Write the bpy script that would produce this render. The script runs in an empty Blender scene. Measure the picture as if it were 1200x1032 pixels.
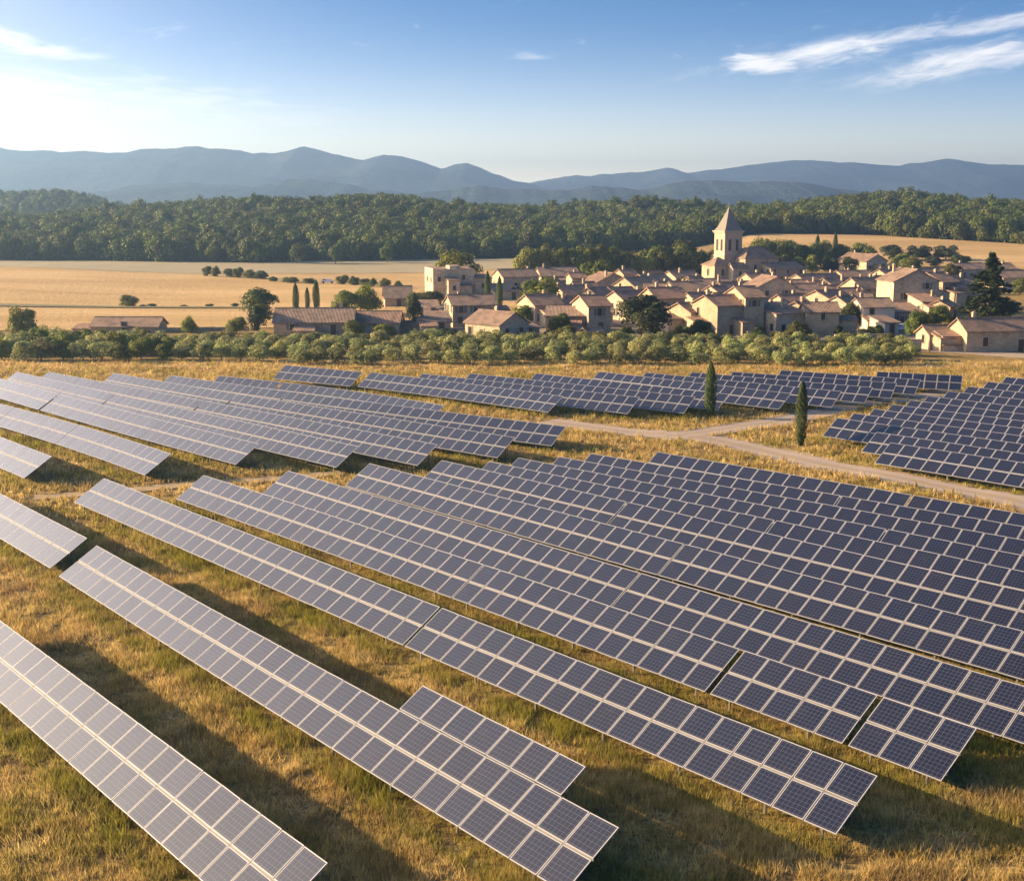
import bpy, math, random
import numpy as np
from mathutils import Vector, Matrix
R = math.radians
PI = math.pi
scene = bpy.context.scene
COL = scene.collection

# ------------------------------------------------------------------ camera
CAM_H, FPX, HOR = 25.0, 1500.0, 240.0
PITCH = math.atan((516 - HOR) / FPX)
cam = bpy.data.cameras.new('camera')
cam.sensor_width = 36.0
cam.lens = 36.0 * FPX / 1200.0
cam.clip_start = 0.5
cam.clip_end = 30000
cam_o = bpy.data.objects.new('camera', cam)
COL.objects.link(cam_o)
cam_o.location = (0, 0, CAM_H)
cam_o.rotation_euler = (PI / 2 - PITCH, 0, 0)
scene.camera = cam_o

# ------------------------------------------------------------------ light
SUN_AZ, SUN_EL = R(-78), R(17)          # azimuth from +Y, positive to the right
SUN_DIR = Vector((math.sin(SUN_AZ) * math.cos(SUN_EL), math.cos(SUN_AZ) * math.cos(SUN_EL), math.sin(SUN_EL)))
sun = bpy.data.lights.new('sun', 'SUN')
sun.energy = 5.0
sun.angle = R(0.5)
sun.color = (1.0, 0.70, 0.38)
sun_o = bpy.data.objects.new('sun', sun)
COL.objects.link(sun_o)
sun_o.location = (-300, 100, 200)
sun_o.rotation_euler = SUN_DIR.to_track_quat('Z', 'Y').to_euler()

SKY_STRENGTH = 0.075
HAZE_DENSITY = 2.4e-4
scene.view_settings.view_transform = 'Standard'
scene.view_settings.look = 'None'
scene.view_settings.gamma = 1
scene.view_settings.exposure = 1.58
scene.view_settings.use_curve_mapping = False
scene.render.engine = 'CYCLES'
scene.cycles.use_denoising = True
scene.cycles.max_bounces = 6
scene.cycles.diffuse_bounces = 2
scene.cycles.glossy_bounces = 2
scene.cycles.transmission_bounces = 2
scene.cycles.volume_bounces = 0
scene.cycles.transparent_max_bounces = 4
scene.cycles.use_adaptive_sampling = True
scene.cycles.adaptive_threshold = 0.01


class NT:
    """small node-graph helper"""
    def __init__(self, tree):
        self.t = tree

    def n(self, kind, **kw):
        nd = self.t.nodes.new(kind)
        for k, v in kw.items():
            setattr(nd, k, v)
        return nd

    def put(self, sock, v):
        if isinstance(v, bpy.types.NodeSocket):
            self.t.links.new(v, sock)
        elif v is not None:
            sock.default_value = v

    def m(self, op, a, b=None, c=None, clamp=False):
        nd = self.n('ShaderNodeMath', operation=op, use_clamp=clamp)
        for i, v in enumerate((a, b, c)):
            self.put(nd.inputs[i], v)
        return nd.outputs[0]

    def smooth(self, x, lo, hi):
        nd = self.n('ShaderNodeMapRange', interpolation_type='SMOOTHSTEP')
        self.put(nd.inputs[0], x)
        nd.inputs[1].default_value, nd.inputs[2].default_value = lo, hi
        return nd.outputs[0]

    def mix(self, f, a, b, mode='MIX'):
        nd = self.n('ShaderNodeMix', data_type='RGBA', blend_type=mode)
        self.put(nd.inputs[0], f)
        self.put(nd.inputs[6], a if isinstance(a, bpy.types.NodeSocket) else (*a, 1))
        self.put(nd.inputs[7], b if isinstance(b, bpy.types.NodeSocket) else (*b, 1))
        return nd.outputs[2]

    def noise(self, vec, scale, detail=4, rough=0.55, lac=2.0):
        nd = self.n('ShaderNodeTexNoise')
        self.put(nd.inputs['Vector'], vec)
        nd.inputs['Scale'].default_value = scale
        nd.inputs['Detail'].default_value = detail
        nd.inputs['Roughness'].default_value = rough
        return nd.outputs[0]

    def mapv(self, vec, scale=(1, 1, 1), rot=(0, 0, 0), loc=(0, 0, 0)):
        nd = self.n('ShaderNodeMapping')
        self.put(nd.inputs['Vector'], vec)
        nd.inputs['Scale'].default_value = scale
        nd.inputs['Rotation'].default_value = rot
        nd.inputs['Location'].default_value = loc
        return nd.outputs[0]


# ------------------------------------------------------------------ world
def make_world():
    w = bpy.data.worlds.new('World')
    scene.world = w
    w.use_nodes = True
    g = NT(w.node_tree)
    w.node_tree.nodes.clear()
    co = g.n('ShaderNodeTexCoord').outputs['Generated']
    nrm = g.n('ShaderNodeVectorMath', operation='NORMALIZE')
    g.put(nrm.inputs[0], co)
    sep = g.n('ShaderNodeSeparateXYZ')
    g.put(sep.inputs[0], nrm.outputs[0])
    X, Y, Z = sep.outputs
    # the sky deepens quickly above the horizon
    zz = g.m('ADD', g.m('ADD', g.m('MULTIPLY', g.smooth(Z, 0.02, 0.22), 0.42), Z), 0.02)
    cmb = g.n('ShaderNodeCombineXYZ')
    g.put(cmb.inputs[0], X); g.put(cmb.inputs[1], Y); g.put(cmb.inputs[2], zz)
    sky = g.n('ShaderNodeTexSky', sky_type='NISHITA')
    sky.sun_disc = False
    sky.sun_elevation = SUN_EL
    sky.sun_rotation = SUN_AZ
    sky.altitude = 200
    sky.air_density = 1.0
    sky.dust_density = 1.5
    sky.ozone_density = 3.0
    n2 = g.n('ShaderNodeVectorMath', operation='NORMALIZE')
    g.put(n2.inputs[0], cmb.outputs[0])
    g.put(sky.inputs[0], n2.outputs[0])
    az = g.m('ARCTAN2', X, Y)
    el = g.m('ARCSINE', Z)

    def streak(px, py, lx, ly, tilt, dens, seed, lo=0.42, hi=0.72, stretch=5.0):
        a0, e0 = math.atan((px - 600) / FPX), math.atan((HOR - py) / FPX)
        da = g.m('SUBTRACT', az, a0); de = g.m('SUBTRACT', el, e0)
        ct, st = math.cos(tilt), math.sin(tilt)
        uu = g.m('ADD', g.m('MULTIPLY', da, ct), g.m('MULTIPLY', de, st))
        vv = g.m('SUBTRACT', g.m('MULTIPLY', de, ct), g.m('MULTIPLY', da, st))
        r2 = g.m('ADD', g.m('POWER', g.m('DIVIDE', uu, lx / FPX), 2.0), g.m('POWER', g.m('DIVIDE', vv, ly / FPX), 2.0))
        env = g.m('POWER', 2.718, g.m('MULTIPLY', r2, -1.0))
        c = g.n('ShaderNodeCombineXYZ')
        g.put(c.inputs[0], g.m('MULTIPLY', uu, 14.0)); g.put(c.inputs[1], g.m('MULTIPLY', vv, 14.0 * stretch)); c.inputs[2].default_value = seed
        wob = g.noise(c.outputs[0], 0.9, 3, 0.6)
        wv_ = g.n('ShaderNodeVectorMath', operation='ADD'); g.put(wv_.inputs[0], c.outputs[0])
        cw = g.n('ShaderNodeCombineXYZ'); g.put(cw.inputs[0], g.m('MULTIPLY', wob, 1.6)); g.put(cw.inputs[1], g.m('MULTIPLY', wob, 2.2))
        g.put(wv_.inputs[1], cw.outputs[0])
        nz = g.noise(wv_.outputs[0], 1.9, 8, 0.58)
        d = g.smooth(g.m('SUBTRACT', nz, g.m('MULTIPLY', g.m('SUBTRACT', 1.0, env), 0.55)), lo, hi)
        return g.m('MULTIPLY', d, dens)
    parts = [streak(965, 72, 120, 15, R(9), 0.75, 1.3, 0.06, 0.68),
             streak(885, 86, 50, 10, R(-2), 0.7, 6.3, 0.08, 0.5),
             streak(1120, 88, 165, 16, R(8), 0.72, 4.1, 0.06, 0.68),
             streak(1160, 50, 110, 9, R(9), 0.45, 7.7, 0.1, 0.55),
             streak(620, 75, 26, 6, R(0), 0.4, 9.2, 0.15, 0.6),
             streak(10, 64, 60, 12, R(-14), 0.6, 2.2, 0.1, 0.55),
             streak(80, 80, 60, 8, R(-3), 0.5, 5.2, 0.1, 0.55),
             streak(120, 125, 330, 34, R(-5), 0.45, 11.2, 0.15, 0.7, 7.0),
             streak(1195, 1, 60, 6, R(0), 0.4, 15.2, 0.2, 0.6)]
    tot = parts[0]
    for p_ in parts[1:]:
        tot = g.m('MAXIMUM', tot, p_)
    up = g.smooth(Z, -0.02, 0.0)
    # clouds take the light of the sky around them, whiter and brighter
    cl = g.n('ShaderNodeRGB'); cl.outputs[0].default_value = (8.6, 7.9, 7.2, 1)
    hs = g.n('ShaderNodeHueSaturation'); hs.inputs['Saturation'].default_value = 1.5
    hs.inputs['Value'].default_value = 1.0
    g.put(hs.inputs['Color'], sky.outputs[0])
    # pale evening light low on the horizon, stronger towards the sun
    near_sun = g.m('ADD', g.m('MULTIPLY', g.m('COSINE', g.m('SUBTRACT', az, SUN_AZ)), 0.5), 0.75)
    low = g.m('MULTIPLY', g.m('POWER', 2.718, g.m('MULTIPLY', g.m('ABSOLUTE', Z), -25.0)), near_sun)
    glow = g.n('ShaderNodeRGB'); glow.outputs[0].default_value = (26.0, 20.5, 13.2, 1)
    dt = g.n('ShaderNodeVectorMath', operation='DOT_PRODUCT')
    g.put(dt.inputs[0], nrm.outputs[0]); dt.inputs[1].default_value = SUN_DIR
    halo = g.m('MULTIPLY', g.m('POWER', g.m('MAXIMUM', dt.outputs['Value'], 0.0), 5.0), up)
    halo = g.m('MULTIPLY', halo, g.m('POWER', 2.718, g.m('MULTIPLY', g.m('MAXIMUM', Z, 0.0), -2.0)))
    au_ = g.n('ShaderNodeVectorMath', operation='SCALE'); au_.inputs[0].default_value = (45.0, 33.5, 22.0); g.put(au_.inputs['Scale'], halo)
    ad_ = g.n('ShaderNodeVectorMath', operation='ADD'); g.put(ad_.inputs[0], hs.outputs[0]); g.put(ad_.inputs[1], au_.outputs[0])
    base = g.mix(g.m('MULTIPLY', low, 0.8, clamp=True), ad_.outputs[0], glow.outputs[0])
    out = g.mix(g.m('MULTIPLY', tot, up), base, cl.outputs[0])
    bg = g.n('ShaderNodeBackground')
    g.put(bg.inputs[0], out)
    bg.inputs[1].default_value = SKY_STRENGTH
    o = g.n('ShaderNodeOutputWorld')
    g.put(o.inputs[0], bg.outputs[0])


make_world()

# ------------------------------------------------------------------ helpers
def pray(x, y):
    r, u = x - 600, 516 - y
    return np.array([r, FPX * math.cos(PITCH) + u * math.sin(PITCH), u * math.cos(PITCH) - FPX * math.sin(PITCH)])


def at(x, y, z=0.0):
    """the ground point seen at photo pixel (x, y)"""
    d = pray(x, y)
    k = (z - CAM_H) / d[2]
    return Vector((d[0] * k, d[1] * k, z))


def at_dist(x, y, dist):
    d = pray(x, y)
    k = dist / d[1]
    return Vector((d[0] * k, dist, CAM_H + d[2] * k))


def sstep(x, a, b):
    t = np.clip((x - a) / (b - a), 0, 1)
    return t * t * (3 - 2 * t)


def vnoise(x, y, seed=0):
    """smooth value noise, vectorised"""
    x = np.asarray(x, float); y = np.asarray(y, float)
    xi, yi = np.floor(x), np.floor(y)
    fx, fy = x - xi, y - yi
    fx = fx * fx * (3 - 2 * fx); fy = fy * fy * (3 - 2 * fy)

    def hsh(a, b):
        v = np.sin(a * 127.1 + b * 311.7 + seed * 74.7) * 43758.5453
        return v - np.floor(v)
    return (hsh(xi, yi) * (1 - fx) + hsh(xi + 1, yi) * fx) * (1 - fy) + (hsh(xi, yi + 1) * (1 - fx) + hsh(xi + 1, yi + 1) * fx) * fy


def fbm(x, y, seed=0, octv=4):
    s, a, t = 0, 1.0, 0
    for i in range(octv):
        s = s + a * vnoise(x * 2 ** i, y * 2 ** i, seed + i * 3.1); t += a; a *= 0.5
    return s / t


EPX = [-1500, 0, 300, 600, 800, 880, 1000, 1200, 2500]
EDGE_D = [600, 590, 565, 600, 620, 660, 660, 600, 560]
EDGE_H = [0, 0, 0, 0.5, 4, 10.5, 10, 6.6, 5]
TPX = [-1500, 0, 150, 300, 450, 600, 750, 850, 950, 1000, 1100, 1200, 2500]
TOP_Y = [255, 256, 248, 239, 235, 241, 241, 245, 238, 234, 236, 246, 246]
TREE_H = 10.5


def edge_d(px):
    return np.interp(px, EPX, EDGE_D)


def hgt(x, y):
    x = np.asarray(x, float); y = np.asarray(y, float)
    yy = np.maximum(y, 60.0)
    px = 600 + 1500 * x / yy
    ed = np.interp(px, EPX, EDGE_D); eh = np.interp(px, EPX, EDGE_H)
    dr = ed + 250
    ridge = CAM_H + (HOR - np.interp(px, TPX, TOP_Y)) / 1500 * dr - TREE_H
    h = eh * sstep(y, 430, ed)
    h = h + (ridge - eh) * sstep(y, ed - 5, dr) ** 0.8
    h = h * (1 - sstep(y, dr + 60, dr + 700))
    h = h + (fbm(x / 85, y / 85, 3) - 0.5) * 15 * sstep(y, ed + 20, ed + 120) * (1 - sstep(y, dr + 200, dr + 700))
    # second wooded hill far left
    h2 = (25 + 4 * np.sin(px / 60.0)) * np.exp(-((y - 1250) / 170) ** 2) * (1 - sstep(px, 60, 260))
    h2r = 19 * np.exp(-((y - 1250) / 170) ** 2) * sstep(px, 1060, 1160)
    h = np.maximum(h, h2)
    h = np.maximum(h, h2r)
    h = h + (fbm(x / 95, y / 130, 17, 2) - 0.42) * 4.5 * sstep(y, 290, 350) * (1 - sstep(y, 520, 580)) * (1 - sstep(px, 470, 600))
    near = (fbm(x / 9, y / 9, 8, 3) - 0.5) * 0.35 * (1 - sstep(y, 200, 260))
    return h + near


def H1(x, y):
    return float(hgt(x, y))


def at_ground(x, y):
    """first point of the terrain along the line of sight through photo pixel (x, y)"""
    d = pray(x, y)
    t = np.arange(60, 1500, 1.0)
    k = t / d[1]
    zz = CAM_H + d[2] * k
    hh = hgt(d[0] * k, t)
    i = int(np.argmax(zz <= hh)) if (zz <= hh).any() else len(t) - 1
    return Vector((d[0] * k[i], t[i], hh[i]))


def link(o, parent=None):
    COL.objects.link(o)
    if parent is not None:
        o.parent = parent
    return o


def tag(o, label=None, cat=None, group=None, kind=None):
    if label: o['label'] = label
    if cat: o['category'] = cat
    if group: o['group'] = group
    if kind: o['kind'] = kind
    return o


def empty(name, loc, rz=0.0):
    o = bpy.data.objects.new(name, None)
    o.empty_display_size = 0.3
    COL.objects.link(o)
    o.location = loc
    o.rotation_euler = (0, 0, rz)
    return o


def mesh_np(name, verts, faces, mats=None, midx=None, smooth=False):
    """verts (n,3), faces (m,k) arrays, all faces of one size"""
    verts = np.asarray(verts, np.float32); faces = np.asarray(faces, np.int32)
    k = faces.shape[1]
    me = bpy.data.meshes.new(name)
    me.vertices.add(len(verts)); me.vertices.foreach_set('co', verts.ravel())
    me.loops.add(faces.size); me.loops.foreach_set('vertex_index', faces.ravel())
    me.polygons.add(len(faces))
    me.polygons.foreach_set('loop_start', np.arange(0, faces.size, k, dtype=np.int32))
    me.polygons.foreach_set('loop_total', np.full(len(faces), k, np.int32))
    for m_ in (mats or []):
        me.materials.append(m_)
    if midx is not None:
        me.polygons.foreach_set('material_index', np.asarray(midx, np.int32))
    if smooth:
        me.polygons.foreach_set('use_smooth', np.ones(len(faces), bool))
    me.update(calc_edges=True)
    me.validate()
    return me


class MB:
    """collects faces into one mesh"""
    def __init__(self):
        self.v = []; self.f = []; self.mi = []; self.cur = 0

    def face(self, pts):
        b = len(self.v)
        self.v += [tuple(p) for p in pts]
        self.f.append(tuple(range(b, b + len(pts)))); self.mi.append(self.cur)

    def hexa(self, p):
        b = len(self.v)
        self.v += [tuple(q) for q in p]
        for f in ((0, 3, 2, 1), (4, 5, 6, 7), (0, 1, 5, 4), (1, 2, 6, 5), (2, 3, 7, 6), (3, 0, 4, 7)):
            self.f.append(tuple(b + i for i in f)); self.mi.append(self.cur)

    def box(self, x0, x1, y0, y1, z0, z1):
        self.hexa([(x0, y0, z0), (x1, y0, z0), (x1, y1, z0), (x0, y1, z0), (x0, y0, z1), (x1, y0, z1), (x1, y1, z1), (x0, y1, z1)])

    def bar(self, a, b, w, h=None):
        a, b = Vector(a), Vector(b)
        h = h or w
        d = (b - a).normalized()
        s = d.cross(Vector((0, 0, 1)))
        if s.length < 1e-4: s = Vector((1, 0, 0))
        s.normalize()
        t = s.cross(d).normalized()
        s *= w / 2; t *= h / 2
        self.hexa([a - s - t, a + s - t, a + s + t, a - s + t, b - s - t, b + s - t, b + s + t, b - s + t])

    def tube(self, pts, rad, n=7, cap=True):
        pts = [Vector(p) for p in pts]
        b = len(self.v)
        for i, p in enumerate(pts):
            d = (pts[min(i + 1, len(pts) - 1)] - pts[max(i - 1, 0)]).normalized()
            s = d.cross(Vector((0.3, 1, 0.1))).normalized(); t = d.cross(s)
            for k in range(n):
                a = 2 * PI * k / n
                self.v.append(tuple(p + (s * math.cos(a) + t * math.sin(a)) * rad[i]))
        for i in range(len(pts) - 1):
            for k in range(n):
                k2 = (k + 1) % n
                self.f.append((b + i * n + k, b + i * n + k2, b + (i + 1) * n + k2, b + (i + 1) * n + k)); self.mi.append(self.cur)
        if cap:
            self.f.append(tuple(b + (len(pts) - 1) * n + k for k in range(n))); self.mi.append(self.cur)

    def mesh(self, name, mats):
        me = bpy.data.meshes.new(name)
        me.from_pydata(self.v, [], self.f)
        for m_ in (mats if isinstance(mats, (list, tuple)) else [mats]):
            me.materials.append(m_)
        me.polygons.foreach_set('material_index', self.mi)
        me.update()
        return me

    def build(self, name, mats, parent=None):
        return link(bpy.data.objects.new(name, self.mesh(name, mats)), parent)


# ------------------------------------------------------------------ materials
def mat(name):
    m_ = bpy.data.materials.new(name)
    m_.use_nodes = True
    g = NT(m_.node_tree)
    b = m_.node_tree.nodes['Principled BSDF']
    return m_, g, b


def bump(g, b, height, strength, dist=0.05):
    nd = g.n('ShaderNodeBump')
    nd.inputs['Strength'].default_value = strength
    nd.inputs['Distance'].default_value = dist
    g.put(nd.inputs['Height'], height)
    g.put(b.inputs['Normal'], nd.outputs[0])


def pos(g):
    return g.n('ShaderNodeNewGeometry').outputs['Position']


def objco(g):
    return g.n('ShaderNodeTexCoord').outputs['Object']


def rnd(g):
    return g.n('ShaderNodeObjectInfo').outputs['Random']


M = {}


def dry_colour(g, p):
    """gold straw with greener and browner patches; shared by soil and tufts"""
    n1 = g.noise(p, 0.13, 5, 0.65)
    n2 = g.noise(p, 0.45, 4, 0.6)
    n3 = g.noise(g.mapv(p, loc=(31, 17, 0)), 0.16, 3, 0.55)
    c = g.mix(g.smooth(n2, 0.3, 0.7), (0.43, 0.30, 0.10), (0.72, 0.55, 0.24))
    c = g.mix(g.smooth(n3, 0.5, 0.72), c, (0.40, 0.27, 0.125))
    return c, n1


def m_ground():
    m_, g, b = mat('dry_meadow_soil')
    p = pos(g)
    c, n1 = dry_colour(g, p)
    c = g.mix(g.m('MULTIPLY', g.smooth(n1, 0.47, 0.63), 0.7), c, (0.19, 0.185, 0.035))
    f = g.noise(p, 3.5, 5, 0.7)
    c = g.mix(g.m('MULTIPLY', g.smooth(f, 0.35, 0.62), 0.75), (0.20, 0.13, 0.05), c)
    g.put(b.inputs['Base Color'], c)
    b.inputs['Roughness'].default_value = 0.95
    b.inputs['Specular IOR Level'].default_value = 0.1
    bump(g, b, g.m('ADD', f, g.noise(p, 11, 3, 0.6)), 1.0, 0.25)
    return m_


def m_grass():
    m_, g, b = mat('grass_blades')
    p = pos(g)
    c, n1 = dry_colour(g, p)
    at_ = g.n('ShaderNodeAttribute', attribute_name='green').outputs['Fac']
    tone = g.n('ShaderNodeAttribute', attribute_name='tone').outputs['Fac']
    k = g.m('ADD', g.m('MULTIPLY', g.smooth(n1, 0.47, 0.63), 0.6), at_, clamp=True)
    c = g.mix(k, c, (0.27, 0.25, 0.04))
    hsv = g.n('ShaderNodeHueSaturation')
    g.put(hsv.inputs['Value'], g.m('ADD', g.m('MULTIPLY', tone, 0.9), 0.55))
    g.put(hsv.inputs['Color'], c)
    b.inputs['Roughness'].default_value = 0.8
    b.inputs['Specular IOR Level'].default_value = 0.15
    g.put(b.inputs['Base Color'], hsv.outputs[0])
    tr = g.n('ShaderNodeBsdfTranslucent')
    g.put(tr.inputs[0], hsv.outputs[0])
    mx = g.n('ShaderNodeMixShader'); mx.inputs[0].default_value = 0.45
    g.put(mx.inputs[1], b.outputs[0]); g.put(mx.inputs[2], tr.outputs[0])
    g.put(m_.node_tree.nodes['Material Output'].inputs[0], mx.outputs[0])
    return m_


def m_leaf(name, dark, light, hue=0.03, trans=0.3, scale=0.6):
    m_, g, b = mat(name)
    p = objco(g)
    n_ = g.noise(p, 3.0, 3, 0.6)
    isl = g.n('ShaderNodeNewGeometry').outputs['Random Per Island']
    f = g.m('ADD', g.m('MULTIPLY', g.smooth(n_, 0.3, 0.7), 0.55), g.m('MULTIPLY', isl, 0.3))
    c = g.mix(f, dark, light)
    hs = g.n('ShaderNodeHueSaturation')
    r_ = rnd(g)
    g.put(hs.inputs['Hue'], g.m('ADD', g.m('MULTIPLY', r_, hue * 2), 0.5 - hue))
    g.put(hs.inputs['Value'], g.m('ADD', g.m('MULTIPLY', g.m('FRACT', g.m('MULTIPLY', r_, 7.31)), 0.7), 0.65))
    g.put(hs.inputs['Color'], c)
    g.put(b.inputs['Base Color'], hs.outputs[0])
    b.inputs['Roughness'].default_value = 0.65
    b.inputs['Specular IOR Level'].default_value = 0.25
    tr = g.n('ShaderNodeBsdfTranslucent')
    g.put(tr.inputs[0], hs.outputs[0])
    mx = g.n('ShaderNodeMixShader'); mx.inputs[0].default_value = trans
    g.put(mx.inputs[1], b.outputs[0]); g.put(mx.inputs[2], tr.outputs[0])
    g.put(m_.node_tree.nodes['Material Output'].inputs[0], mx.outputs[0])
    return m_


def m_simple(name, col, rough=0.8, metal=0.0, nscale=4.0, var=0.25, bmp=0.3):
    m_, g, b = mat(name)
    p = objco(g)
    n_ = g.noise(p, nscale, 5, 0.6)
    c = g.mix(n_, tuple(x * (1 - var) for x in col), tuple(min(1, x * (1 + var)) for x in col))
    g.put(b.inputs['Base Color'], c)
    b.inputs['Roughness'].default_value = rough
    b.inputs['Metallic'].default_value = metal
    if bmp: bump(g, b, n_, bmp, 0.03)
    return m_


def m_stone():
    m_, g, b = mat('limestone_rubble_wall')
    p = objco(g)
    v = g.n('ShaderNodeTexVoronoi', feature='F1'); v.inputs['Scale'].default_value = 2.2
    g.put(v.inputs['Vector'], g.mapv(p, scale=(1, 1, 1.7)))
    n1 = g.noise(p, 0.5, 5, 0.65); n2 = g.noise(p, 5.0, 4, 0.6)
    r_ = rnd(g)
    c = g.mix(r_, (0.49, 0.375, 0.25), (0.63, 0.52, 0.385))
    sepc = g.n('ShaderNodeSeparateColor'); g.put(sepc.inputs[0], v.outputs['Color'])
    c = g.mix(g.m('MULTIPLY', sepc.outputs[0], 0.6), c, (0.34, 0.255, 0.17))
    c = g.mix(g.m('MULTIPLY', g.smooth(n1, 0.45, 0.75), 0.7), c, (0.27, 0.21, 0.16))
    g.put(b.inputs['Base Color'], c)
    b.inputs['Roughness'].default_value = 0.95
    b.inputs['Specular IOR Level'].default_value = 0.2
    bump(g, b, g.m('ADD', v.outputs['Distance'], n2), 0.8, 0.08)
    return m_


def m_tiles():
    m_, g, b = mat('weathered_roof_tiles')
    p = objco(g)
    wv = g.n('ShaderNodeTexWave', wave_type='BANDS', bands_direction='X')
    wv.inputs['Scale'].default_value = 1.15; wv.inputs['Distortion'].default_value = 0.8
    g.put(wv.inputs['Vector'], p)
    n1 = g.noise(p, 0.55, 6, 0.75); n2 = g.noise(p, 2.2, 4, 0.75)
    r_ = rnd(g)
    c = g.mix(r_, (0.43, 0.255, 0.17), (0.35, 0.255, 0.19))
    c = g.mix(g.smooth(n1, 0.42, 0.6), c, (0.20, 0.15, 0.12))
    c = g.mix(g.m('MULTIPLY', g.smooth(n2, 0.5, 0.68), 0.75), c, (0.52, 0.36, 0.25))
    c = g.mix(g.m('MULTIPLY', wv.outputs[1], 0.3), c, (0.11, 0.075, 0.06))
    g.put(b.inputs['Base Color'], c)
    b.inputs['Roughness'].default_value = 0.9
    b.inputs['Specular IOR Level'].default_value = 0.2
    bump(g, b, g.m('ADD', wv.outputs[1], n2), 0.9, 0.12)
    return m_


def m_panel():
    """blue-black cells under dusty glass; thin pale cell lines, module local coordinates in metres"""
    m_, g, b = mat('solar_cells')
    p = objco(g)
    s = g.n('ShaderNodeSeparateXYZ'); g.put(s.inputs[0], p)

    def lines(axis, period, width):
        fr = g.m('FRACT', g.m('ADD', g.m('DIVIDE', axis, period), 100.0))
        d = g.m('ABSOLUTE', g.m('SUBTRACT', fr, 0.5))
        return g.smooth(d, 0.5 - width / period, 0.5 - width / period * 0.35)
    lx = lines(s.outputs[0], PW / 7.0, 0.012)
    ly = lines(s.outputs[1], PH / 7.0, 0.012)
    ln = g.m('MAXIMUM', lx, ly)
    fine = lines(s.outputs[1], PH / 35.0, 0.006)
    r_ = rnd(g)
    c = g.mix(r_, (0.0040, 0.0055, 0.018), (0.0075, 0.0072, 0.016))
    wp = pos(g)
    c = g.mix(g.m('MULTIPLY', g.noise(wp, 0.8, 3, 0.6), 0.5), c, (0.010, 0.0085, 0.014))
    c = g.mix(g.m('MULTIPLY', fine, 0.07), c, (0.2, 0.2, 0.23))
    c = g.mix(g.m('MULTIPLY', ln, 0.33), c, (0.20, 0.20, 0.24))
    g.put(b.inputs['Base Color'], c)
    grime = g.m('MULTIPLY', g.smooth(g.noise(g.mapv(wp, scale=(1.2, 1.2, 1.2)), 0.9, 6, 0.7), 0.5, 0.85), 0.055)
    low_edge = g.m('MULTIPLY', g.smooth(s.outputs[1], -PH * 0.36, -PH * 0.5), 0.05)
    c = g.mix(g.m('ADD', grime, low_edge), c, (0.30, 0.26, 0.22))
    g.put(b.inputs['Base Color'], c)
    dust = g.noise(wp, 0.35, 4, 0.6)
    g.put(b.inputs['Roughness'], g.m('ADD', g.m('MULTIPLY', dust, 0.12), 0.16))
    b.inputs['IOR'].default_value = 1.5
    b.inputs['Coat Weight'].default_value = 1.0
    b.inputs['Coat Roughness'].default_value = 0.13
    b.inputs['Sheen Weight'].default_value = 0.02
    b.inputs['Sheen Roughness'].default_value = 0.4
    b.inputs['Sheen Tint'].default_value = (1.0, 0.95, 0.92, 1)
    return m_


def m_road():
    m_, g, b = mat('pale_gravel_track')
    p = pos(g)
    n1 = g.noise(p, 0.6, 5, 0.65); n2 = g.noise(p, 9, 3, 0.6)
    c = g.mix(n1, (0.30, 0.23, 0.17), (0.43, 0.345, 0.27))
    c = g.mix(g.m('MULTIPLY', n2, 0.4), c, (0.24, 0.19, 0.15))
    ac = g.n('ShaderNodeAttribute', attribute_name='across').outputs['Fac']
    off = g.m('ABSOLUTE', g.m('SUBTRACT', g.m('ABSOLUTE', g.m('SUBTRACT', ac, 0.5)), 0.21))
    rut = g.smooth(off, 0.16, 0.05)
    verge = g.smooth(g.m('ADD', g.m('ABSOLUTE', g.m('SUBTRACT', ac, 0.5)), g.m('MULTIPLY', g.m('SUBTRACT', n1, 0.5), 0.5)), 0.32, 0.48)
    mid = g.m('MULTIPLY', g.smooth(g.m('ABSOLUTE', g.m('SUBTRACT', ac, 0.5)), 0.12, 0.02), g.smooth(n1, 0.42, 0.6))
    c = g.mix(g.m('MULTIPLY', rut, 0.35), c, (0.50, 0.41, 0.33))
    c = g.mix(g.m('MULTIPLY', g.m('MAXIMUM', verge, mid), 0.75), c, (0.36, 0.26, 0.09))
    g.put(b.inputs['Base Color'], c)
    b.inputs['Roughness'].default_value = 0.95
    bump(g, b, n2, 0.5, 0.05)
    return m_


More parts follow.
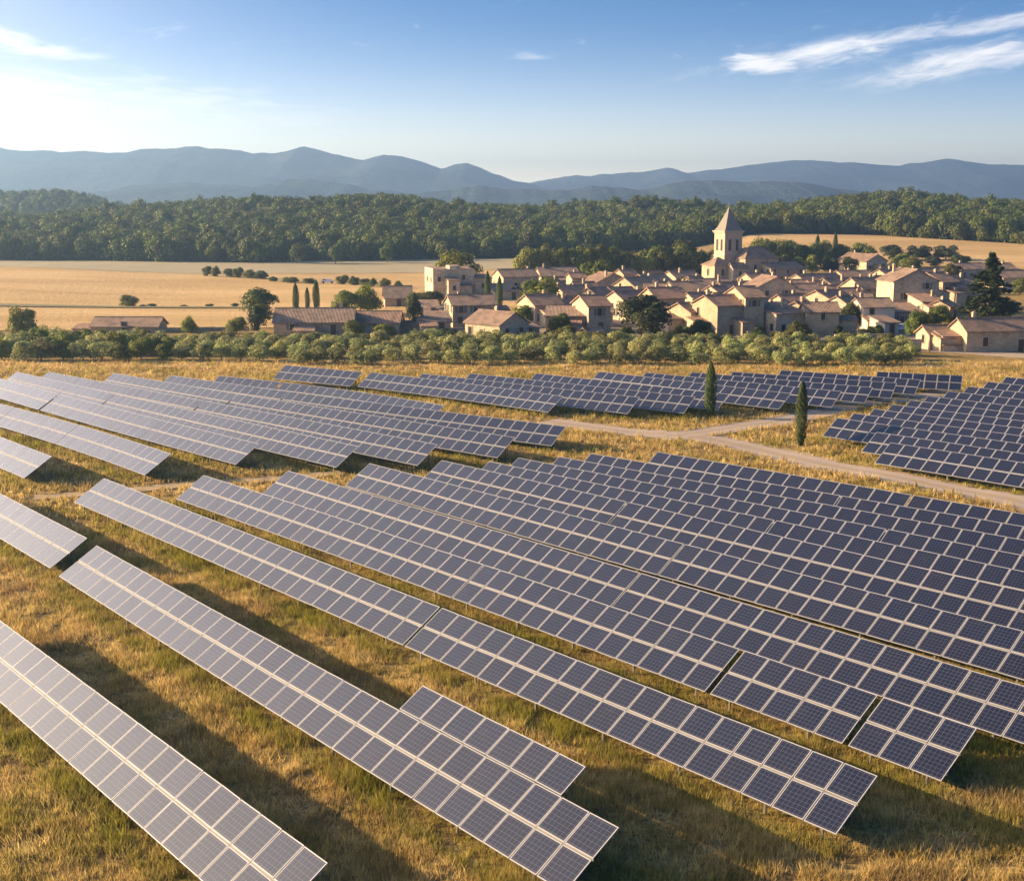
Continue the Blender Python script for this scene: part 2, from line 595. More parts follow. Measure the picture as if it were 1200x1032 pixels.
def m_wheat():
    m_, g, b = mat('ripe_wheat_field')
    p = pos(g)
    n1 = g.noise(g.mapv(p, scale=(0.35, 1, 1), rot=(0, 0, R(8))), 0.03, 5, 0.6)
    n2 = g.noise(p, 0.6, 5, 0.7)
    wv = g.n('ShaderNodeTexWave', wave_type='BANDS', bands_direction='Y')
    wv.inputs['Scale'].default_value = 0.07; wv.inputs['Distortion'].default_value = 2.0
    g.put(wv.inputs['Vector'], g.mapv(p, rot=(0, 0, R(-6))))
    c = g.mix(g.smooth(n1, 0.3, 0.7), (0.50, 0.33, 0.13), (0.74, 0.52, 0.25))
    c = g.mix(g.m('MULTIPLY', n2, 0.45), c, (0.43, 0.28, 0.11))
    c = g.mix(g.m('MULTIPLY', wv.outputs[1], 0.3), c, (0.36, 0.25, 0.09))
    tl = g.n('ShaderNodeSeparateXYZ'); g.put(tl.inputs[0], g.mapv(p, rot=(0, 0, R(14))))
    d_ = g.m('ABSOLUTE', g.m('SUBTRACT', g.m('FRACT', g.m('ADD', g.m('DIVIDE', tl.outputs[1], 16.0), 50.0)), 0.5))
    c = g.mix(g.m('MULTIPLY', g.smooth(d_, 0.05, 0.02), 0.35), c, (0.34, 0.24, 0.10))
    g.put(b.inputs['Base Color'], c)
    b.inputs['Roughness'].default_value = 0.95
    b.inputs['Specular IOR Level'].default_value = 0.1
    bump(g, b, n2, 1.0, 0.5)
    return m_


def m_mountain():
    m_, g, b = mat('wooded_mountain')
    p = pos(g)
    n1 = g.noise(p, 0.004, 6, 0.65)
    c = g.mix(g.smooth(n1, 0.35, 0.65), (0.03, 0.05, 0.06), (0.07, 0.09, 0.085))
    g.put(b.inputs['Base Color'], c)
    b.inputs['Roughness'].default_value = 1.0
    b.inputs['Specular IOR Level'].default_value = 0.0
    bump(g, b, g.noise(p, 0.03, 5, 0.7), 1.0, 12.0)
    return m_


TW, TH, TILT = 1.6, 1.575, R(32)      # column pitch, module pitch up the slope, table tilt
PW, PH = 1.555, 1.53
M['ground'] = m_ground(); M['grass'] = m_grass(); M['stone'] = m_stone(); M['tile'] = m_tiles()
M['cells'] = m_panel(); M['road'] = m_road(); M['wheat'] = m_wheat(); M['mount'] = m_mountain()
M['wood_shade'] = m_simple('painted_shade_grey', (0.33, 0.275, 0.145), 0.95, 0, 0.08, 0.25, 0.3)  # wheat ground toned grey to stand in for the wood's shade
M['margin'] = m_simple('rough_field_bank', (0.17, 0.15, 0.045), 0.95, 0, 0.3, 0.6, 0.8)
M['path'] = m_simple('trodden_grass_path', (0.36, 0.265, 0.14), 0.95, 0, 1.2, 0.45, 0.6)
M['earth'] = m_simple('trodden_lane_earth', (0.20, 0.155, 0.11), 0.95, 0, 0.15, 0.4, 0.3)
M['alu'] = m_simple('anodised_aluminium', (0.38, 0.38, 0.39), 0.5, 0.2, 3, 0.08, 0)
M['steel'] = m_simple('galvanised_steel', (0.22, 0.215, 0.20), 0.5, 0.5, 6, 0.15, 0)
M['bark'] = m_simple('grey_bark', (0.13, 0.10, 0.075), 0.95, 0, 8, 0.35, 0.8)
M['leaf'] = m_leaf('broad_leaves', (0.065, 0.085, 0.016), (0.17, 0.185, 0.036))
M['leaf_lime'] = m_leaf('lime_leaves', (0.12, 0.145, 0.018), (0.25, 0.26, 0.04), 0.02)
M['leaf_dark'] = m_leaf('dark_needles', (0.026, 0.040, 0.012), (0.075, 0.092, 0.026), 0.02, 0.2)
M['leaf_olive'] = m_leaf('olive_leaves', (0.19, 0.21, 0.065), (0.50, 0.50, 0.205), 0.02, 0.4)
M['leaf_cyp'] = m_leaf('cypress_scales', (0.040, 0.072, 0.012), (0.12, 0.16, 0.026), 0.01, 0.25)
M['leaf_wood'] = m_leaf('woodland_leaves', (0.070, 0.095, 0.014), (0.150, 0.178, 0.028), 0.02)
M['spire'] = m_simple('weathered_spire_stone', (0.21, 0.19, 0.165), 0.95, 0, 1.5, 0.3, 0.5)
M['dark'] = m_simple('dark_window_glass', (0.025, 0.025, 0.028), 0.25, 0, 3, 0.3, 0)
M['trim'] = m_simple('cut_stone_trim', (0.44, 0.37, 0.28), 0.9, 0, 3, 0.15, 0.3)
M['shutter'] = m_simple('grey_wood_shutter', (0.17, 0.15, 0.14), 0.8, 0, 9, 0.25, 0.2)
M['door'] = m_simple('old_wooden_door', (0.10, 0.065, 0.04), 0.8, 0, 9, 0.3, 0.3)
M['plaster'] = m_simple('pale_plaster', (0.60, 0.53, 0.43), 0.95, 0, 2, 0.14, 0.2)
M['white'] = m_simple('white_car_paint', (0.72, 0.72, 0.71), 0.35, 0, 2, 0.04, 0)
M['rubber'] = m_simple('black_rubber', (0.02, 0.02, 0.02), 0.8, 0, 4, 0.2, 0)

rng = np.random.default_rng(11)
random.seed(5)

# ------------------------------------------------------------------ terrain
def axis(parts):
    out = []
    for a, b, st in parts:
        out += list(np.arange(a, b, st))
    return np.array(out + [parts[-1][1]], float)


def make_ground():
    ys = axis([(-7000, -400, 600), (-400, -40, 60), (-40, 200, 3), (200, 560, 8), (560, 1500, 9), (1500, 2400, 100), (2400, 7000, 400)])
    xs = axis([(-7000, -1000, 500), (-1000, -480, 26), (-480, -110, 10), (-110, 110, 3), (110, 480, 10), (480, 1000, 26), (1000, 7000, 500)])
    X, Y = np.meshgrid(xs, ys)
    Z = hgt(X, Y)
    nx, ny = len(xs), len(ys)
    i = np.arange(ny - 1)[:, None] * nx + np.arange(nx - 1)[None]
    f = np.stack([i, i + 1, i + nx + 1, i + nx], -1).reshape(-1, 4)
    me = mesh_np('ground', np.stack([X, Y, Z], -1).reshape(-1, 3), f, [M['ground']], smooth=True)
    tag(link(bpy.data.objects.new('ground', me)), kind='structure', label='dry golden meadow ground under the solar tables')


def drape(name, poly_l, poly_r, material, lift, nu, nv, label, cat=None):
    """sheet between two polylines of ground points, laid on the terrain"""
    def resamp(pl, n):
        pl = np.array([(p[0], p[1]) for p in pl], float)
        d = np.r_[0, np.cumsum(np.hypot(*np.diff(pl, axis=0).T))]
        t = np.linspace(0, d[-1], n)
        return np.stack([np.interp(t, d, pl[:, 0]), np.interp(t, d, pl[:, 1])], -1)
    a, b = resamp(poly_l, nu), resamp(poly_r, nu)
    w = np.linspace(0, 1, nv)[:, None, None]
    P = a[None] * (1 - w) + b[None] * w
    Z = hgt(P[..., 0], P[..., 1]) + lift
    V = np.concatenate([P, Z[..., None]], -1).reshape(-1, 3)
    acr = np.repeat(np.linspace(0, 1, nv), nu).astype(np.float32)
    i = np.arange(nv - 1)[:, None] * nu + np.arange(nu - 1)[None]
    f = np.stack([i, i + 1, i + nu + 1, i + nu], -1).reshape(-1, 4)
    me = mesh_np(name, V, f, [material], smooth=True)
    at_ = me.attributes.new('across', 'FLOAT', 'POINT'); at_.data.foreach_set('value', acr)
    return tag(link(bpy.data.objects.new(name, me)), label, cat, kind='structure')


def track(name, pts, width, label, lift=0.06, material=None):
    """winding gravel track through ground points"""
    p = np.array([(q[0], q[1]) for q in pts], float)
    n = 90
    d = np.r_[0, np.cumsum(np.hypot(*np.diff(p, axis=0).T))]
    t = np.linspace(0, d[-1], n)
    # catmull-rom smoothing by repeated averaging
    q = np.stack([np.interp(t, d, p[:, 0]), np.interp(t, d, p[:, 1])], -1)
    for _ in range(14):
        q[1:-1] = 0.25 * q[:-2] + 0.5 * q[1:-1] + 0.25 * q[2:]
    tg = np.gradient(q, axis=0); tg /= np.hypot(*tg.T)[:, None]
    nr = np.stack([-tg[:, 1], tg[:, 0]], -1)
    wd = width * (0.85 + 0.3 * vnoise(t / 6.0, t * 0 + 2.5, 4))[:, None] / 2
    TRACKS.append((q, width))
    return drape(name, q + nr * wd, q - nr * wd, material or M['road'], lift, n, 9, label)


TRACKS = []
make_ground()
# left wheat field and the right one behind the village
drape('wheat_field', [at(-700, 387), at(0, 388), at(200, 387), at(330, 384), at(620, 372)], [Vector((-800, 590, 0)), Vector((-236, 588, 0)), Vector((-170, 572, 0)), Vector((-118, 566, 0)), Vector((30, 604, 0))],
      M['wheat'], 0.12, 60, 40, 'wide ripe wheat field left of the village')
drape('shade_strip', [Vector((-800, 500, 0)), Vector((-190, 500, 0)), Vector((-120, 478, 0)), Vector((20, 505, 0))], [Vector((-800, 592, 0)), Vector((-236, 590, 0)), Vector((-118, 568, 0)), Vector((30, 606, 0))],
      M['wood_shade'], 0.2, 60, 20, 'painted grey shade of the wood along the far wheat field')  # shadow band of the wood, painted as a grey sheet over the wheat
drape('field_margin', [at(-200, 361), at(120, 360.5), at(300, 362)], [at(-200, 358.5), at(120, 358.2), at(300, 360)], M['margin'], 0.35, 80, 4, 'rough green bank crossing the left wheat field')
drape('wheat_field', [Vector((75, 470, 0)), Vector((190, 480, 0)), Vector((400, 470, 0))], [Vector((112, 655, 0)), Vector((190, 660, 0)), Vector((420, 560, 0))],
      M['wheat'], 0.12, 40, 40, 'ripe wheat field on the slope behind the village')
drape('wheat_field', [at(-100, 431), at(300, 431), at(640, 431), at(1100, 431), at(1500, 431)], [at(-100, 424), at(300, 421), at(640, 423), at(1100, 424), at(1500, 424)],
      M['wheat'], 0.05, 60, 3, 'strip of dry straw grass in front of the olive grove')
track('gravel_track', [at(1420, 650), at(1200, 590), at(1080, 566), at(960, 543), at(880, 524), at(830, 514), at(790, 511), at(740, 507), at(690, 500), at(640, 494)], 5.4, 'pale gravel track crossing between the solar blocks')
track('gravel_track', [at(770, 514), at(815, 509), at(860, 501), at(905, 495), at(960, 485), at(1000, 474), at(1120, 460)], 4.8, 'gravel track branching towards the far blocks')
track('gravel_track', [at(40, 583), at(130, 576), at(230, 567), at(330, 560), at(400, 553)], 2.2, 'thin bare path between the left block and the near rows', 0.05, M['path'])
track('dirt_road', [at(1500, 428), at(1200, 417), at(1100, 411), at(1020, 407), at(980, 398)], 7.0, 'pale dirt road past the farmhouse')




def ridge(name, pts, dist, depth, label, seed, amp):
    """a mountain range: crest line given by how high it stands at its distance"""
    px = np.array([p[0] for p in pts], float); py = np.array([p[1] for p in pts], float)
    n, k = 560, 46
    xs = np.linspace(px[0], px[-1], n)
    crest = np.interp(xs, px, py)
    crest = crest + (fbm(xs / 23.0, xs * 0 + seed, seed, 4) - 0.5) * 5.0
    for _ in range(1):
        crest[1:-1] = 0.25 * crest[:-2] + 0.5 * crest[1:-1] + 0.25 * crest[2:]
    v = np.linspace(-1.6, 1.0, k)
    XX, VV = np.meshgrid((xs - 600) / FPX, v)
    HH = CAM_H + (HOR - crest) / FPX * dist
    prof = np.where(VV < 0, np.clip(1 - np.abs(VV) / 1.6, 0, 1) ** 1.3, np.clip(1 - VV, 0, 1) ** 1.1)
    Y = dist + VV * depth
    X = XX * dist * (1 + 0.0 * VV)
    nz = fbm(X / 420, Y / 420, seed, 5) - 0.5
    Z = HH[None] * prof + nz * amp * (1 - prof) * 4 * prof ** 0.5 + (fbm(X / 120, Y / 120, seed + 9, 3) - 0.5) * amp * 0.12
    Z = np.minimum(Z, HH[None]) - 6 * (prof < 0.03)
    i = np.arange(k - 1)[:, None] * n + np.arange(n - 1)[None]
    f = np.stack([i, i + 1, i + n + 1, i + n], -1).reshape(-1, 4)
    me = mesh_np(name, np.stack([X, Y, Z], -1).reshape(-1, 3), f, [M['mount']], smooth=True)
    tag(link(bpy.data.objects.new(name, me)), label, kind='structure')


drape('village_ground', [at(480, 405), at(700, 406), at(900, 406), at(1075, 404)], [at(560, 340), at(700, 330), at(850, 325), at(1120, 330)], M['earth'], 0.10, 30, 20, 'trodden brown earth of the village lanes')


ridge('mountains', [(-700, 190), (-300, 176), (0, 174), (30, 176), (85, 179), (112, 177), (150, 180), (200, 176), (240, 173), (285, 178), (302, 182), (316, 180), (330, 181), (348, 175), (360, 172), (378, 176), (400, 182), (430, 187), (452, 181), (472, 183), (520, 198), (535, 192), (548, 190), (570, 198), (600, 211), (640, 220), (690, 232), (760, 240)],
      4600, 900, 'long blue mountain range on the left horizon', 2, 60)
ridge('mountains', [(560, 235), (620, 213), (660, 207), (700, 204), (745, 202), (780, 197), (803, 202), (860, 197), (920, 188), (980, 191), (1040, 193), (1100, 187), (1140, 193), (1200, 197), (1500, 190), (1900, 205)],
      5300, 900, 'faint blue mountain range on the right horizon', 5, 60)
ridge('hills', [(-300, 228), (60, 228), (140, 222), (185, 215), (250, 216), (300, 219), (345, 210), (385, 213), (430, 221), (500, 228), (600, 234)], 3300, 500, 'low hazy hills below the left range', 8, 40)
ridge('hills', [(420, 236), (500, 226), (560, 219), (640, 223), (690, 217), (740, 223), (800, 211), (830, 210), (870, 214), (920, 212), (965, 219), (1010, 227), (1100, 236)], 2900, 450, 'low hazy hills in the middle of the horizon', 12, 40)

# ------------------------------------------------------------------ foliage
def quads_from(cent, nrm, size, aspect=0.7):
    n = len(cent)
    r_ = rng.normal(size=(n, 3))
    nrm = nrm / np.linalg.norm(nrm, axis=1)[:, None]
    t = np.cross(nrm, r_); t /= np.linalg.norm(t, axis=1)[:, None]
    b = np.cross(nrm, t)
    s = np.asarray(size).reshape(-1, 1) * np.ones((n, 1))
    t = t * s; b = b * s * aspect
    V = np.stack([cent - t, cent - b * 0.9 + t * 0.1, cent + t, cent + b], 1).reshape(-1, 3)
    F = np.arange(n * 4).reshape(n, 4)
    return V, F


def crown_mesh(name, material, lobes, leaves, leaf, squash=0.85, spread=0.33, top_bias=0.2, lobe_r=(0.16, 0.27), hollow=0.55):
    """foliage in a unit box (x,y in +-0.5, z 0..1): leaf-sized faces gathered in lobes"""
    cs = []
    for i in range(lobes):
        while True:
            p = rng.uniform(-1, 1, 3)
            q = np.linalg.norm(p)
            if hollow < q < 1 and (p[2] > -0.75): break
        r_ = rng.uniform(*lobe_r)
        c = np.array([p[0] * (0.5 - r_ * 0.8), p[1] * (0.5 - r_ * 0.8), 0.5 + p[2] * (0.5 - r_ * 0.8) + top_bias * 0.1])
        cs.append((c, r_))
    C, N, S = [], [], []
    for c, r_ in cs:
        n = int(leaves / lobes)
        d = rng.normal(size=(n, 3)); d /= np.linalg.norm(d, axis=1)[:, None]
        d[:, 2] = np.where(d[:, 2] < -0.4, -d[:, 2], d[:, 2])
        rad = r_ * rng.uniform(0.62, 1.06, n) ** 1.0
        C.append(c + d * rad[:, None] * [1, 1, squash]); N.append(d + rng.normal(size=(n, 3)) * 0.3); S.append(rng.uniform(0.6, 1.25, n) * leaf)
    V, F = quads_from(np.concatenate(C), np.concatenate(N), np.concatenate(S))
    V[:, 2] -= V[:, 2].min() - 0.02
    V[:, 2] /= V[:, 2].max()
    return mesh_np(name, V, F, [material])


def cypress_mesh(name, material, n, leaf):
    t = rng.uniform(0, 1, n) ** 0.9
    prof = np.interp(t, [0, 0.05, 0.2, 0.45, 0.7, 0.88, 1], [0.14, 0.28, 0.44, 0.5, 0.44, 0.27, 0.05])
    a = rng.uniform(0, 2 * PI, n)
    bumpy = 0.86 + 0.22 * np.sin(a * 5 + t * 23) * np.sin(t * 31 + a * 2)
    r_ = prof * bumpy * rng.uniform(0.8, 1.05, n)
    C = np.stack([r_ * np.cos(a), r_ * np.sin(a), t], -1)
    Nn = np.stack([np.cos(a), np.sin(a), 0.6 + 0 * a], -1) + rng.normal(size=(n, 3)) * 0.4
    V, F = quads_from(C * [1, 1, 1], Nn, rng.uniform(0.6, 1.3, n) * leaf)
    return V, F


def stretched(name, material, n, leaf, ratio):
    """cypress in a unit box whose leaves keep their shape once the box is stretched by ratio"""
    V, F = cypress_mesh(name, material, n, leaf)
    c = V.reshape(-1, 4, 3); m_ = c.mean(1, keepdims=True)
    d = (c - m_) * [1, 1, 1.6 / ratio]
    return mesh_np(name, (m_ + d).reshape(-1, 3), F, [material])


def conifer_mesh(name, material, tiers, leaves, leaf):
    C, N, S = [], [], []
    for i in range(tiers):
        f = i / (tiers - 1)
        z0 = 0.06 + 0.9 * f ** 0.9
        rad = 0.5 * (1 - f) ** 0.75 + 0.03
        nb = max(3, int(9 * (1 - f) + 3))
        for k in range(nb):
            a = rng.uniform(0, 2 * PI); L_ = rad * rng.uniform(0.7, 1.08)
            n = max(6, int(leaves / tiers / nb))
            t = rng.uniform(0.1, 1, n) ** 0.8
            w_ = rng.normal(size=n) * 0.07 * (1.15 - t) * (rad / 0.5 + 0.3)
            x = np.cos(a) * L_ * t - np.sin(a) * w_; y = np.sin(a) * L_ * t + np.cos(a) * w_
            z = z0 - 0.05 * t * rad / 0.5 + rng.normal(size=n) * 0.012
            C.append(np.stack([x, y, z], -1)); N.append(np.stack([rng.normal(size=n) * 0.4, rng.normal(size=n) * 0.4, np.ones(n)], -1)); S.append(rng.uniform(0.7, 1.3, n) * leaf)
    V, F = quads_from(np.concatenate(C), np.concatenate(N), np.concatenate(S))
    V[:, 2] = (V[:, 2] - V[:, 2].min()) / (V[:, 2].max() - V[:, 2].min())
    return mesh_np(name, V, F, [material])


def trunk_mesh(name, seed, limbs=4):
    """unit trunk with limbs: base radius 0.035, reaching z 0.6 of the tree's height"""
    r0 = random.Random(seed)
    b = MB()
    b.tube([(0, 0, -0.04), (0.005, 0, 0.02), (0.012, 0.01, 0.18), (0.0, 0.0, 0.34), (0.01, 0.0, 0.62)], [0.05, 0.036, 0.028, 0.024, 0.008], 8)
    for k in range(limbs):
        a = 2 * PI * k / limbs + r0.uniform(-0.4, 0.4); z = r0.uniform(0.2, 0.34)
        r_ = r0.uniform(0.2, 0.32)
        b.tube([(0, 0, z), (math.cos(a) * r_ * 0.5, math.sin(a) * r_ * 0.5, z + 0.14), (math.cos(a) * r_, math.sin(a) * r_, z + 0.32)], [0.018, 0.013, 0.005], 6)
    return b.mesh(name, M['bark'])


CROWN = {
    'broad': [crown_mesh('crown', M['leaf'], 26, 4200, 0.030) for _ in range(3)],
    'lime': [crown_mesh('crown', M['leaf_lime'], 24, 4200, 0.030) for _ in range(2)],
    'darkbroad': [crown_mesh('crown', M['leaf_dark'], 22, 4200, 0.030, spread=0.4) for _ in range(2)],
    'olive': [crown_mesh('crown', M['leaf_olive'], 15, 1900, 0.036, lobe_r=(0.18, 0.3)) for _ in range(4)],
    'wood': [crown_mesh('crown', M['leaf_wood'], 9, 1000, 0.050, lobe_r=(0.24, 0.38)) for _ in range(4)],
    'cypress': [stretched('crown', M['leaf_cyp'], 9000, 0.036, 4.5) for _ in range(2)],
    'conifer': [conifer_mesh('crown', M['leaf_dark'], 15, 6500, 0.036) for _ in range(1)],
}
TRUNK = [trunk_mesh('trunk', 1), trunk_mesh('trunk', 7, 5)]


def tree(name, kind, loc, w, h, label, cat='tree', group=None, lift=0.1, lean=(0, 0)):
    root = empty(name, loc, random.uniform(0, 6.28))
    tag(root, label, cat, group)
    root.rotation_euler = (lean[0], lean[1], random.uniform(0, 6.28) if lean == (0, 0) else 0)
    cr = link(bpy.data.objects.new('crown', random.choice(CROWN[kind])), root)
    cr.location = (0, 0, h * lift)
    cr.scale = (w, w * random.uniform(0.9, 1.1), h * (1 - lift))
    tr = link(bpy.data.objects.new('trunk', random.choice(TRUNK)), root)
    tr.scale = (min(w, h) * 0.9, min(w, h) * 0.9, h * (0.95 if kind not in ('cypress',) else 0.6))
    return root


def tree_px(name, kind, px, base, wpx, hpx, label, cat='tree', group=None, lift=0.1, dist=None):
    """a tree whose foot is seen at (px, base); sizes in photo pixels at that distance"""
    if dist:
        x = (px - 600) / FPX * dist; loc = Vector((x, dist, H1(x, dist)))
    else:
        loc = at_ground(px, base)
    k = loc.y / FPX
    return tree(name, kind, loc, wpx * k, hpx * k, label, cat, group, lift)


# ------------------------------------------------------------------ solar tables
AU = R(39.5)
U = Vector((-math.sin(AU), math.cos(AU), 0)); W = Vector((math.cos(AU), math.sin(AU), 0))
ZB = 0.7


def panel_mesh():
    b = MB()
    fw, th = 0.042, 0.045
    x, y = PW / 2, PH / 2
    b.cur = 0
    for (a0, a1, c0, c1) in ((-x, x, -y, -y + fw), (-x, x, y - fw, y), (-x, -x + fw, -y + fw, y - fw), (x - fw, x, -y + fw, y - fw)):
        b.box(a0, a1, c0, c1, -th, 0)
    b.cur = 1
    b.box(-x + fw, x - fw, -y + fw, y - fw, -th * 0.8, -0.004)
    me = b.mesh('solar_panel', [M['alu'], M['cells']])
    return me


PANEL = panel_mesh()
TABLES = []          # (s_hi, s_lo, w function) for the grass


def post_mesh(name, length):
    b = MB()
    b.box(-0.05, 0.05, -0.04, 0.04, -length, 0)
    b.box(-0.075, 0.075, -0.06, 0.06, -0.1, 0.012)
    return b.mesh(name, M['steel'])


CT, ST = math.cos(TILT), math.sin(TILT)
Y1, Y2 = 0.42, 2.62                    # where posts meet the slope
FRONT_POST = post_mesh('post', ZB + Y1 * ST + 0.25)
BACK_POST = post_mesh('post', ZB + Y2 * ST + 0.25)


def rafter_mesh():
    b = MB()
    b.box(-0.04, 0.04, 0.1, 3.05, -0.20, -0.12)
    return b.mesh('rafter', M['steel'])


def brace_mesh():
    b = MB()
    b.bar((0, 0, 0), (0, (Y2 - 1.2) * CT, (Y2 - 1.25) * ST - 0.75), 0.05)
    return b.mesh('brace', M['steel'])


RAFTER, BRACE = rafter_mesh(), brace_mesh()


def solar_table(sw, s_hi, s_lo, label, group, rows=2, every=3, low=0):
    """one table of panels on shared posts. sw: (s, w) points of its lower edge, s along the row, w across it"""
    ss = [p[0] for p in sw]; ww = [p[1] for p in sw]
    o_ = np.argsort(ss); ss = np.array(ss)[o_]; ww = np.array(ww)[o_]
    if len(ss) > 2:
        fit = np.polyfit(ss, ww, 2)
        wf = lambda s: float(np.polyval(fit, s))
    elif len(ss) == 2:
        fit = np.polyfit(ss, ww, 1)
        wf = lambda s: float(np.polyval(fit, s))
    else:
        wf = lambda s: float(ww[0])
    sl_ = (wf(s_hi) - wf(s_lo)) / (s_hi - s_lo)
    P_ = TW / math.sqrt(1 + sl_ * sl_)          # column pitch measured along s
    n = max(2, int(round((s_hi - s_lo) / P_)))
    TABLES.append((s_hi, s_hi - n * P_, wf, low, rows))

    def frame(s):
        p = U * s + W * wf(s)
        q = U * (s - 0.5) + W * wf(s - 0.5)
        X = (q - p).normalized()
        up = Vector((0, 0, 1)).cross(X).normalized()
        Yv = up * CT + Vector((0, 0, ST))
        Zv = X.cross(Yv)
        return p + Vector((0, 0, ZB)), X, Yv, Zv
    mid = frame(s_hi - n * P_ / 2)[0]
    root = empty('solar_table', (mid.x, mid.y, 0))
    tag(root, label, 'solar table', group)
    base = root.location.copy()

    def place(name, me, s, off_y, off_z=0.0, flat=False):
        P, X, Yv, Zv = frame(s)
        o = bpy.data.objects.new(name, me)
        COL.objects.link(o)
        o.parent = root
        pt = P + Yv * off_y + Zv * off_z
        if flat:
            Zv = Vector((0, 0, 1)); Yv = Zv.cross(X)
        mtx = Matrix((X, Yv, Zv)).transposed()
        o.rotation_euler = mtx.to_euler()
        o.location = pt - base
        return o
    jit = random.Random(int(s_hi * 31 + ww[0] * 7))
    for i in range(n):
        s = s_hi - (i + 0.5) * P_
        for r_ in range(rows):
            o = place('solar_panel', PANEL, s, low + TH * (r_ + 0.5) + (0.04 if r_ else 0))
            o.rotation_euler.x += jit.uniform(-0.010, 0.010); o.rotation_euler.y += jit.uniform(-0.012, 0.012)
    # purlins that follow the row; the middle one shows between the two panel rows
    for k, (yy, zz, wd, hg) in enumerate(((0.45, -0.085, 0.07, 0.07), (TH + 0.02, -0.085, 0.09, 0.06), (2 * TH - 0.4, -0.085, 0.07, 0.07))):
        if rows == 1:
            if k == 2: continue
            yy = low + (0.35, TH - 0.35)[k]; zz, wd, hg = -0.085, 0.07, 0.07
        b = MB()
        m_ = max(2, n // 3 + 1)
        pts = []
        for i in range(m_ + 1):
            P, X, Yv, Zv = frame(s_hi - i * n * P_ / m_)
            pts.append((P + Yv * yy + Zv * zz - base, Yv, Zv))
        for (a, ya, za), (c, yc, zc) in zip(pts[:-1], pts[1:]):
            b.hexa([a - ya * wd / 2 - za * hg / 2, a + ya * wd / 2 - za * hg / 2, a + ya * wd / 2 + za * hg / 2, a - ya * wd / 2 + za * hg / 2,
                    c - yc * wd / 2 - zc * hg / 2, c + yc * wd / 2 - zc * hg / 2, c + yc * wd / 2 + zc * hg / 2, c - yc * wd / 2 + zc * hg / 2])
        b.build('rail', M['steel'] if k == 1 and rows == 2 else M['alu'], root)
    cols = list(np.arange(0.6, n - 0.4, every))
    if n - 0.6 - cols[-1] > 1.0: cols.append(n - 0.6)
    for c in cols:
        s = s_hi - c * P_
        if rows == 2:
            place('post', FRONT_POST, s, Y1, -0.2, True)
        place('post', BACK_POST, s, low + Y2 if rows == 2 else low + 1.2, -0.2, True)
        if every == 3 and rows == 2:
            place('rafter', RAFTER, s, 0, 0)
            o = place('brace', BRACE, s, Y1, -0.25, True)
            o.location.z -= 0.35
    return root


NEAR = 'solar tables in the near rows'
MIDG = 'solar tables in the dense middle block'
LEFTG = 'solar tables in the pale left block'
FARG = 'solar tables in the far block by the olive grove'
RIGHTG = 'solar tables in the block at the right edge'
ORD = ['first', 'second', 'third', 'fourth', 'fifth', 'sixth', 'seventh', 'eighth', 'ninth', 'tenth', 'eleventh', 'twelfth']

A_ = [(63, 18.69), (52, 18.64), (45, 18.66), (40, 18.58)]
solar_table([(60, 18.65)], 76, 36.4, 'nearest solar table, running off the bottom left corner of the photo', NEAR)
solar_table([(90, 29.2)], 112, 84.6, 'pale short solar table off the left edge, above the nearest table', NEAR)
B_ = [(82.8, 28.95), (61.8, 28.66), (46.4, 28.36), (32, 28.36)]
solar_table(B_, 82.6, 31.4, 'long near solar table carrying a shorter strip along its upper right edge', NEAR)
solar_table(B_, 45.9, 34.7, 'short strip one panel deep behind the near table at bottom centre', NEAR, rows=1, low=2 * TH + 0.05)
def run(ln, s0, ends, labels, group, gap=0.06, **kw):
    """tables one after another along one row line; ends = where each stops"""
    gaps = gap if isinstance(gap, (list, tuple)) else [gap] * len(ends)
    s = s0
    for e_, lab, g_ in zip(ends, labels, gaps):
        solar_table(ln, s, e_, lab, group, **kw)
        s = TABLES[-1][1] - g_


C_ = [(103, 37.89), (73.6, 38.4), (56.2, 38.95), (46.5, 39.15), (36.8, 39.25), (28.1, 39.4)]
run(C_, 103.2, [56.7, 28.2], ['left half of the third near row, ending at a narrow seam', 'right half of the third near row, its free end at bottom right'], NEAR, 0.16)
D_ = [(99, 44.9), (66.7, 46.1), (44, 46.68), (32.7, 46.8), (27.4, 46.85)]
run(D_, 98.9, [62.1, 41.2, 33.0, 27.7], ['left table of the fourth row, starting beside the thin path', 'second table of the fourth row, ending at a grassy slot', 'ten panel table of the fourth row between two slots',
                                       'six panel table at the right end of the fourth row'], NEAR, [0.05, 0.3, 0.28, 0])
E_ = [(95.5, 51.4), (60, 52.5), (29, 53.2)]
run(E_, 96, [54, 20], ['left half of the fifth row, in front of the long grass strip', 'right half of the fifth row, cut by the right edge of the photo'], NEAR)
F_ = [(94.2, 58.6), (63, 59.7), (32, 60.75)]
run(F_, 94.2, [58, 25], ['left half of the first dense row behind the long grass strip', 'right half of the first dense row behind the long grass strip'], MIDG)
for i, (nm, s0, w0, s1, w1, split) in enumerate((('G', 91.2, 64.4, 37, 67.6, 68.2), ('H', 88, 67.4, 40, 71.4, 57.5), ('I', 87.6, 70.5, 42, 74.9, 50.5), ('J', 85.6, 73.7, 45, 78.5, None),
                                                  ('K', 84.8, 77.0, 46, 82.1, 60.0), ('L', 81.5, 82.3, 48, 85.7, 56.0))):
    sl = (w1 - w0) / (s1 - s0)
    e_ = s1 - 9
    ln = [(s0, w0), (e_, w0 + sl * (e_ - s0))]
    o_ = ORD[i + 1]
    if split:
        run(ln, s0, [split, e_], [f'{sd} part of the {o_} dense row behind the long grass strip' for sd in ('left', 'right')], MIDG, 0.14)
    else:
        solar_table(ln, s0, e_, f'unbroken {o_} dense row behind the long grass strip', MIDG)

